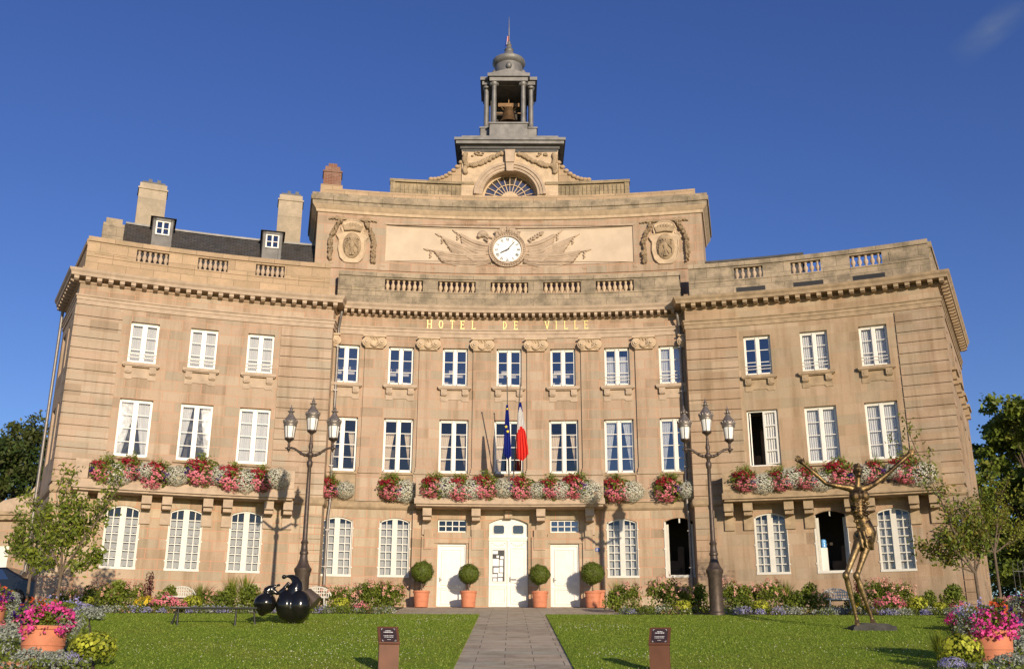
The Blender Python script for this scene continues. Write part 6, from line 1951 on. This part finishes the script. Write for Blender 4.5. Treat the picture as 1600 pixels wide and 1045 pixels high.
P2 = [('lime', 142, -24.6, 'in front of the large left flower tub', .95), ('silver', 48, -24.8, 'below the large left flower tub', 1.0), ('silver', 88, -24.9, 'between the brick edging and the yellow-green clump on the left', .9), ('lav', 108, -24.7, 'at the left lawn corner beside the yellow-green clump', .8),
      ('silver', 14, -20.5, 'left of the large left tub', 1.3), ('pink', 20, -18.5, 'behind the silver leaves left of the large tub', .8), ('spray', 118, -23.9, 'in front of the lawn beside the large left tub', .5), ('fern', 30, -14.0, 'between the two left flower tubs', .7),
      ('lav', 128, -10.2, 'at the far corner of the left lawn', 1.1), ('rose', 100, -10.0, 'behind the left young tree trunk', .9), ('pink', 62, -11.0, 'left of the left young tree trunk', .8), ('dark', 100, -15.0, 'right behind the large left tub', .8), ('dark', 60, -16.0, 'behind the large left tub', .9), ('silver', 140, -12.5, 'on the lawn edge by the left young tree', 1.2),
      ('lime', 1508, -24.6, 'at the left foot of the large right tub', .95), ('lime', 1488, -23.0, 'on the lawn edge just behind the larger yellow-green clump at the right', .6), ('lav', 1490, -24.9, 'at the right lawn corner', .7), ('silver', 1592, -22.0, 'right of the large right tub', 1.3), ('silver', 1580, -24.9, 'below the large right tub', .9), ('spray', 1472, -23.4, 'on the lawn edge left of the large right tub', .55), ('spray', 1500, -22.6, 'leaning over the left side of the large right tub', .55),
      ('lav', 1545, -11.5, 'around the right young tree', 1.3), ('silver', 1512, -10.5, 'left of the right young tree', 1.2), ('dark', 1560, -16.0, 'behind the large right tub', 1.0), ('hot', 1592, -12.0, 'at the right edge behind the tubs', 1.2), ('rose', 1575, -13.5, 'right of the right young tree trunk', .8), ('hot', 1508, -15.5, 'on the right lawn edge left of the tub', .9), ('pink', 1570, -19.5, 'just behind the large right tub', .8), ('pink', 1535, -14.0, 'in front of the right young tree trunk', .7), ('spike', 1588, -9.5, 'before the iron railing', .5)]
for i, a in enumerate(P2): plant(a[0], a[1], a[2], a[3], a[4], i)

# ---------------------------------------------------------------- trees
def young_tree(x, y, label, h, fork, limbs, nleaf, mats, lean=0, lsz=.095):
    z = ter(y)
    t = thing('young_tree', label, 'tree', (x, y, z), 0, 'young trees in the corner beds')
    m = MB(ID); m.tube([(0, 0, -.1), (lean * .3, 0, fork * .5), (lean, 0, fork)], [.062, .05, .045], 9)
    pts = []
    rr = random.Random(int(abs(x) * 100))
    def grow(p, d, L, r, lev):
        n = 5; P = [p]; q = Vector(p); dd = Vector(d).normalized()
        for k in range(n):
            dd = (dd + Vector((rr.uniform(-.16, .16), rr.uniform(-.16, .16), rr.uniform(-.05, .14)))).normalized(); q = q + dd * L / n; P.append(tuple(q))
            if lev < 2 and k >= 1:
                for _ in range(2 if lev == 0 else 1):
                    sd = (dd + Vector((rr.uniform(-1, 1), rr.uniform(-1, 1), rr.uniform(-.3, .5))) * .9).normalized(); grow(tuple(q), sd, L * rr.uniform(.20, .36), r * .5, lev + 1)
            if lev >= 1 or k >= 1: pts.extend([tuple(q)] * (2 if lev else 1))
        m.tube(P, [r * (1 - .8 * k / n) for k in range(n + 1)], 6 if lev == 0 else 4, 0, False)
    for d, L in limbs: grow((lean, 0, fork - .05), d, L, .035, 0)
    m.build('trunk', MT['bark'], t, smooth=60)
    P = np.array(pts); k = max(1, nleaf // len(P))
    c = np.repeat(P, k, 0) + rng.normal(size=(len(P) * k, 3)) * .13
    S = [(c[i::len(mats)], lsz, lsz * .45, i, None) for i in range(len(mats))]
    link('crown', leafmesh('crown', S, [LEAF[q] for q in mats]), t)
X, Y, _ = at(86, -13.0)
young_tree(X, Y, 'young leafy fruit tree before the left wing corner', 5, 1.42, [((-.40, 0, 1), 2.0), ((.10, -.1, 1), 2.5), ((.58, .1, 1.35), 3.0), ((.9, 0, .18), 1.05), ((-.9, .2, .30), 1.0), ((.05, .3, 1), 1.9), ((.38, .2, 1.0), 1.7), ((-.1, -.3, .8), 1.5)], 3900, ['green', 'mid', 'yellowgreen'], 0, .16)
X, Y, _ = at(40, -9.0)
young_tree(X, Y, 'slimmer young tree at the far left, trunk left of the fruit tree', 4, 1.6, [((-.4, 0, 1), 1.4), ((.3, .1, 1), 1.6), ((-.8, .1, .6), 1.3), ((.6, .2, .7), 1.2)], 2000, ['green', 'mid'], 0, .16)
X, Y, _ = at(1537, -13.0)
young_tree(X, Y, 'young tree with sparse twigs on the right, before the right wing corner', 5, 1.55, [((-.60, 0, 1.6), 3.75), ((-.95, .1, .40), 1.35), ((-.35, -.1, .9), 1.5), ((.15, .1, 1), 1.8), ((.6, .1, .8), 1.2), ((-.7, 0, .9), 1.2), ((.3, .2, .9), 1.2)], 2500, ['mid', 'green', 'autumn'], -.02, .14)
X, Y, _ = at(1568, -5.0)
young_tree(X, Y, 'slim yellowing young tree in front of the iron railing', 4, 2.2, [((-.4, 0, 1), 1.7), ((.4, .1, 1), 1.8), ((.8, .1, .5), 1.5), ((-.8, .1, .5), 1.4), ((.1, -.1, 1), 2.2)], 3600, ['yellowgreen', 'autumn', 'mid'], 0, .13)

def big_tree(x, y, label, name, top, trunk_h, clumps, nleaf, lsz, mats, r0=.35, group=None):
    z = ter(y)
    t = thing(name, label, 'tree', (x, y, z), 0, group)
    m = MB(ID); m.tube([(0, 0, -.2), (.1, 0, trunk_h * .6), (-.05, .1, trunk_h), (.0, 0, top * .85)], [r0, r0 * .8, r0 * .65, .06], 10, 0)
    S = []; rr = random.Random(int(abs(x) * 31))
    for (cx, cy, cz, r) in clumps:
        m.tube([(0, 0, min(cz * .8, trunk_h + (cz - trunk_h) * .3)), (cx * .5, cy * .5, cz * .85), (cx, cy, cz)], [.12, .07, .03], 6)
    m.build('trunk', MT['bark'], t, smooth=60)
    tot = sum(c[3] ** 2 for c in clumps)
    for i, (cx, cy, cz, r) in enumerate(clumps):
        n = int(nleaf * r * r / tot)
        k = max(5, int(9 * r))
        sub, nn = ellip(k, (cx, cy, cz), (r, r, r * .8), .5)       # twig clusters, so that the outline breaks up
        c = np.repeat(sub, n // max(1, len(sub)) + 1, 0); c = c + rng.normal(size=c.shape) * r * np.array((.22, .22, .14))
        mi = i % len(mats); h = int(len(c) * .75)
        S.append((c[:h], lsz, lsz * .55, mi, None)); S.append((c[h:], lsz, lsz * .55, (mi + 1) % len(mats), None))
    link('crown', leafmesh('crown', S, [LEAF[q] for q in mats]), t)
def clump_cloud(n, w, d, z0, z1, r, seed, taper=.5):
    rr = random.Random(seed); o = []
    for k in range(n):
        u = rr.random(); zz = z0 + (z1 - z0) * u; f = 1 - taper * u
        a = rr.uniform(0, 6.28); q = math.sqrt(rr.random())
        o.append((w * f * q * math.cos(a), d * f * q * math.sin(a), zz, r * rr.uniform(.6, 1.2) * (1 - .35 * u)))
    return o
LEAF['yew'] = leafmat('leaf_yew', (.09, .11, .026)); LEAF['beech'] = leafmat('leaf_beech', (.19, .245, .034)); LEAF['beech2'] = leafmat('leaf_beech_light', (.26, .28, .045))
big_tree(-30.2, 16, 'dark evergreen tree rising behind the left wing', 'evergreen_tree', 12.4, 3, clump_cloud(50, 5.4, 4.5, 2.0, 12.0, 1.6, 3, .5), 26000, .26, ['yew', 'dark', 'yew'], .4, 'large trees behind the town hall')
big_tree(29.2, 13, 'tall bright green tree right of the right wing', 'broadleaf_tree', 12.2, 3, clump_cloud(52, 4.4, 4.2, 2.8, 12.2, 1.5, 8, .45), 42000, .30, ['beech', 'beech2', 'green'], .4, 'large trees behind the town hall')
big_tree(37.5, 21, 'taller thin-leaved tree at the right edge, behind the bright green one', 'broadleaf_tree', 15.5, 4, clump_cloud(34, 4.5, 4, 4, 15.5, 1.5, 21, .4), 18000, .26, ['beech', 'autumn', 'green'], .4, 'large trees behind the town hall')
big_tree(23.6, 9.5, 'low dark tree close to the right wing wall', 'broadleaf_tree', 6.0, 1.2, clump_cloud(26, 2.6, 2.2, 1.0, 6.2, 1.0, 13, .4), 14000, .2, ['green', 'dark', 'beech'], .25, 'large trees behind the town hall')
big_tree(-36, 6, 'dark bushy tree low at the far left', 'evergreen_tree', 7, 1.5, clump_cloud(22, 4, 3, 1.0, 6.5, 1.3, 17, .4), 12000, .24, ['dark', 'yew', 'green'], .3, 'large trees behind the town hall')

big_tree(28.0, 6.5, 'broad low bush behind the iron railing', 'garden_bush', 3.4, .5, clump_cloud(26, 5.0, 2.2, .5, 3.4, 1.0, 33, .3), 14000, .2, ['green', 'beech', 'dark'], .12)
big_tree(36.0, 9.0, 'dark bush behind the iron railing at the right edge', 'garden_bush', 4.4, .5, clump_cloud(24, 4.5, 2.2, .5, 4.4, 1.1, 35, .3), 12000, .22, ['dark', 'yew', 'green'], .12)

# ---------------------------------------------------------------- annexe, railing, parked car
m = MB(ID)
ax, ay, _z = SIDE_L(LEN_L, 0, 0)
an = thing('annexe', 'low stone annexe with a moulded gable behind the left wing', 'building', (ax - 1.9, ay + 1.6, 0))
m = MB(ID); m.box(-2.6, 1.9, 0, 5, -.7, 3.6); m.build('wall', MT['ashlar_ground'], an)
m = MB(ID); m.box(-2.8, 2.0, -.25, 5.1, 3.6, 3.8); m.box(-2.9, 2.05, -.35, 5.2, 3.8, 3.95); m.build('cornice', MT['trim_brown'], an)
m = MB(ID); m.prism([(-2.7, 0), (1.9, 0), (1.9, 1.9), (1.2, 1.75), (.4, 1.2), (-.4, .95), (-.9, .5), (-2.7, .35)], 0.0, .0)
m = MB(ID)
pr = [(-1.2, 3.95), (2.0, 3.95), (2.0, 5.6), (1.2, 5.35), (.7, 4.7), (-.3, 4.45), (-.8, 4.1)]
m.f = LOC; m.prism(pr, -.5, .1); g = m.build('gable', MT['trim'], an)
m = MB(LOC); m.box(-.6, .2, -.05, .02, .5, 2.5); m.build('door', MT['white'], an)
fn = thing('railing', 'grey iron railing with spear points between the right wing and the trees', 'fence', (20.6, -1.2, ter(-1.2)))
m = MB(ID)
for k in range(44): m.tube([(k * .22, k * .02, 0), (k * .22, k * .02, 1.75), (k * .22, k * .02, 1.86)], [.014, .014, .003], 5)
MT['rail'] = plain('dark_grey_iron', (.06, .06, .055), .6)
m.build('bars', MT['rail'], fn)
m = MB(ID)
for z in (.2, 1.5): m.tube([(0, 0, z), (9.5, .86, z)], .022, 5)
m.build('rails', MT['rail'], fn)
def car(x, y, rz):
    t = thing('parked_car', 'black parked car cut by the left edge of the picture', 'car', (x, y, ter(y)), rz)
    m = MB(ID)
    side = [(-2.05, .35), (-2.1, .62), (-1.95, .82), (-1.1, .95), (-.45, 1.42), (.75, 1.46), (1.55, 1.02), (2.05, .92), (2.12, .6), (2.05, .35)]
    rows = []
    for yy, sc in ((-.86, .93), (-.80, 1.0), (0, 1.02), (.80, 1.0), (.86, .93)):
        rows.append([(px, yy * (1 - .14 * max(0, pz - .9)), .35 + (pz - .35) * sc) for px, pz in side])
    m.grid(rows); m.cap(rows[0]); m.cap(rows[-1]); m.cap([r[0] for r in rows] + [r[-1] for r in rows][::-1])
    b = m.build('body', MT['car_paint'], t, smooth=35)
    for sg in (-1, 1):
        m = MB(ID); m.poly([(-.95, sg * .845, .98), (.95, sg * .845, 1.0), (.62, sg * .80, 1.38), (-.42, sg * .80, 1.36)])
        m.build('side_window', MT['glass_sky'], t)
    m = MB(ID); m.poly([(-1.08, -.7, .985), (-1.08, .7, .985), (-.5, .66, 1.41), (-.5, -.66, 1.41)]); m.build('windscreen', MT['glass_sky'], t, (-.02, 0, .015))
    for wx in (-1.3, 1.35):
        for sg in (-1, 1):
            w = MB(ID)
            rows = [[(wx + r * math.cos(2 * math.pi * k / 20), sg * yy, .32 + r * math.sin(2 * math.pi * k / 20)) for k in range(20)] for r, yy in ((.2, .90), (.3, .90), (.32, .86), (.32, .70), (.2, .68))]
            w.grid(rows, 0, True); w.cap(rows[0]); o = w.build('wheel', MT['rubber'], t)
            w = MB(ID); w.cap([(wx + .2 * math.cos(2 * math.pi * k / 16), sg * .905, .32 + .2 * math.sin(2 * math.pi * k / 16)) for k in range(16)]); w.build('rim', MT['lead'], o)
    for sg in (-1, 1):
        h = MB(ID); h.ball((2.02, sg * .62, .72), (.1, .17, .09), 10, 6); h.build('headlight', MT['opal'], t, smooth=60)
car(*at(-14, -2.6)[:2], R_(0))
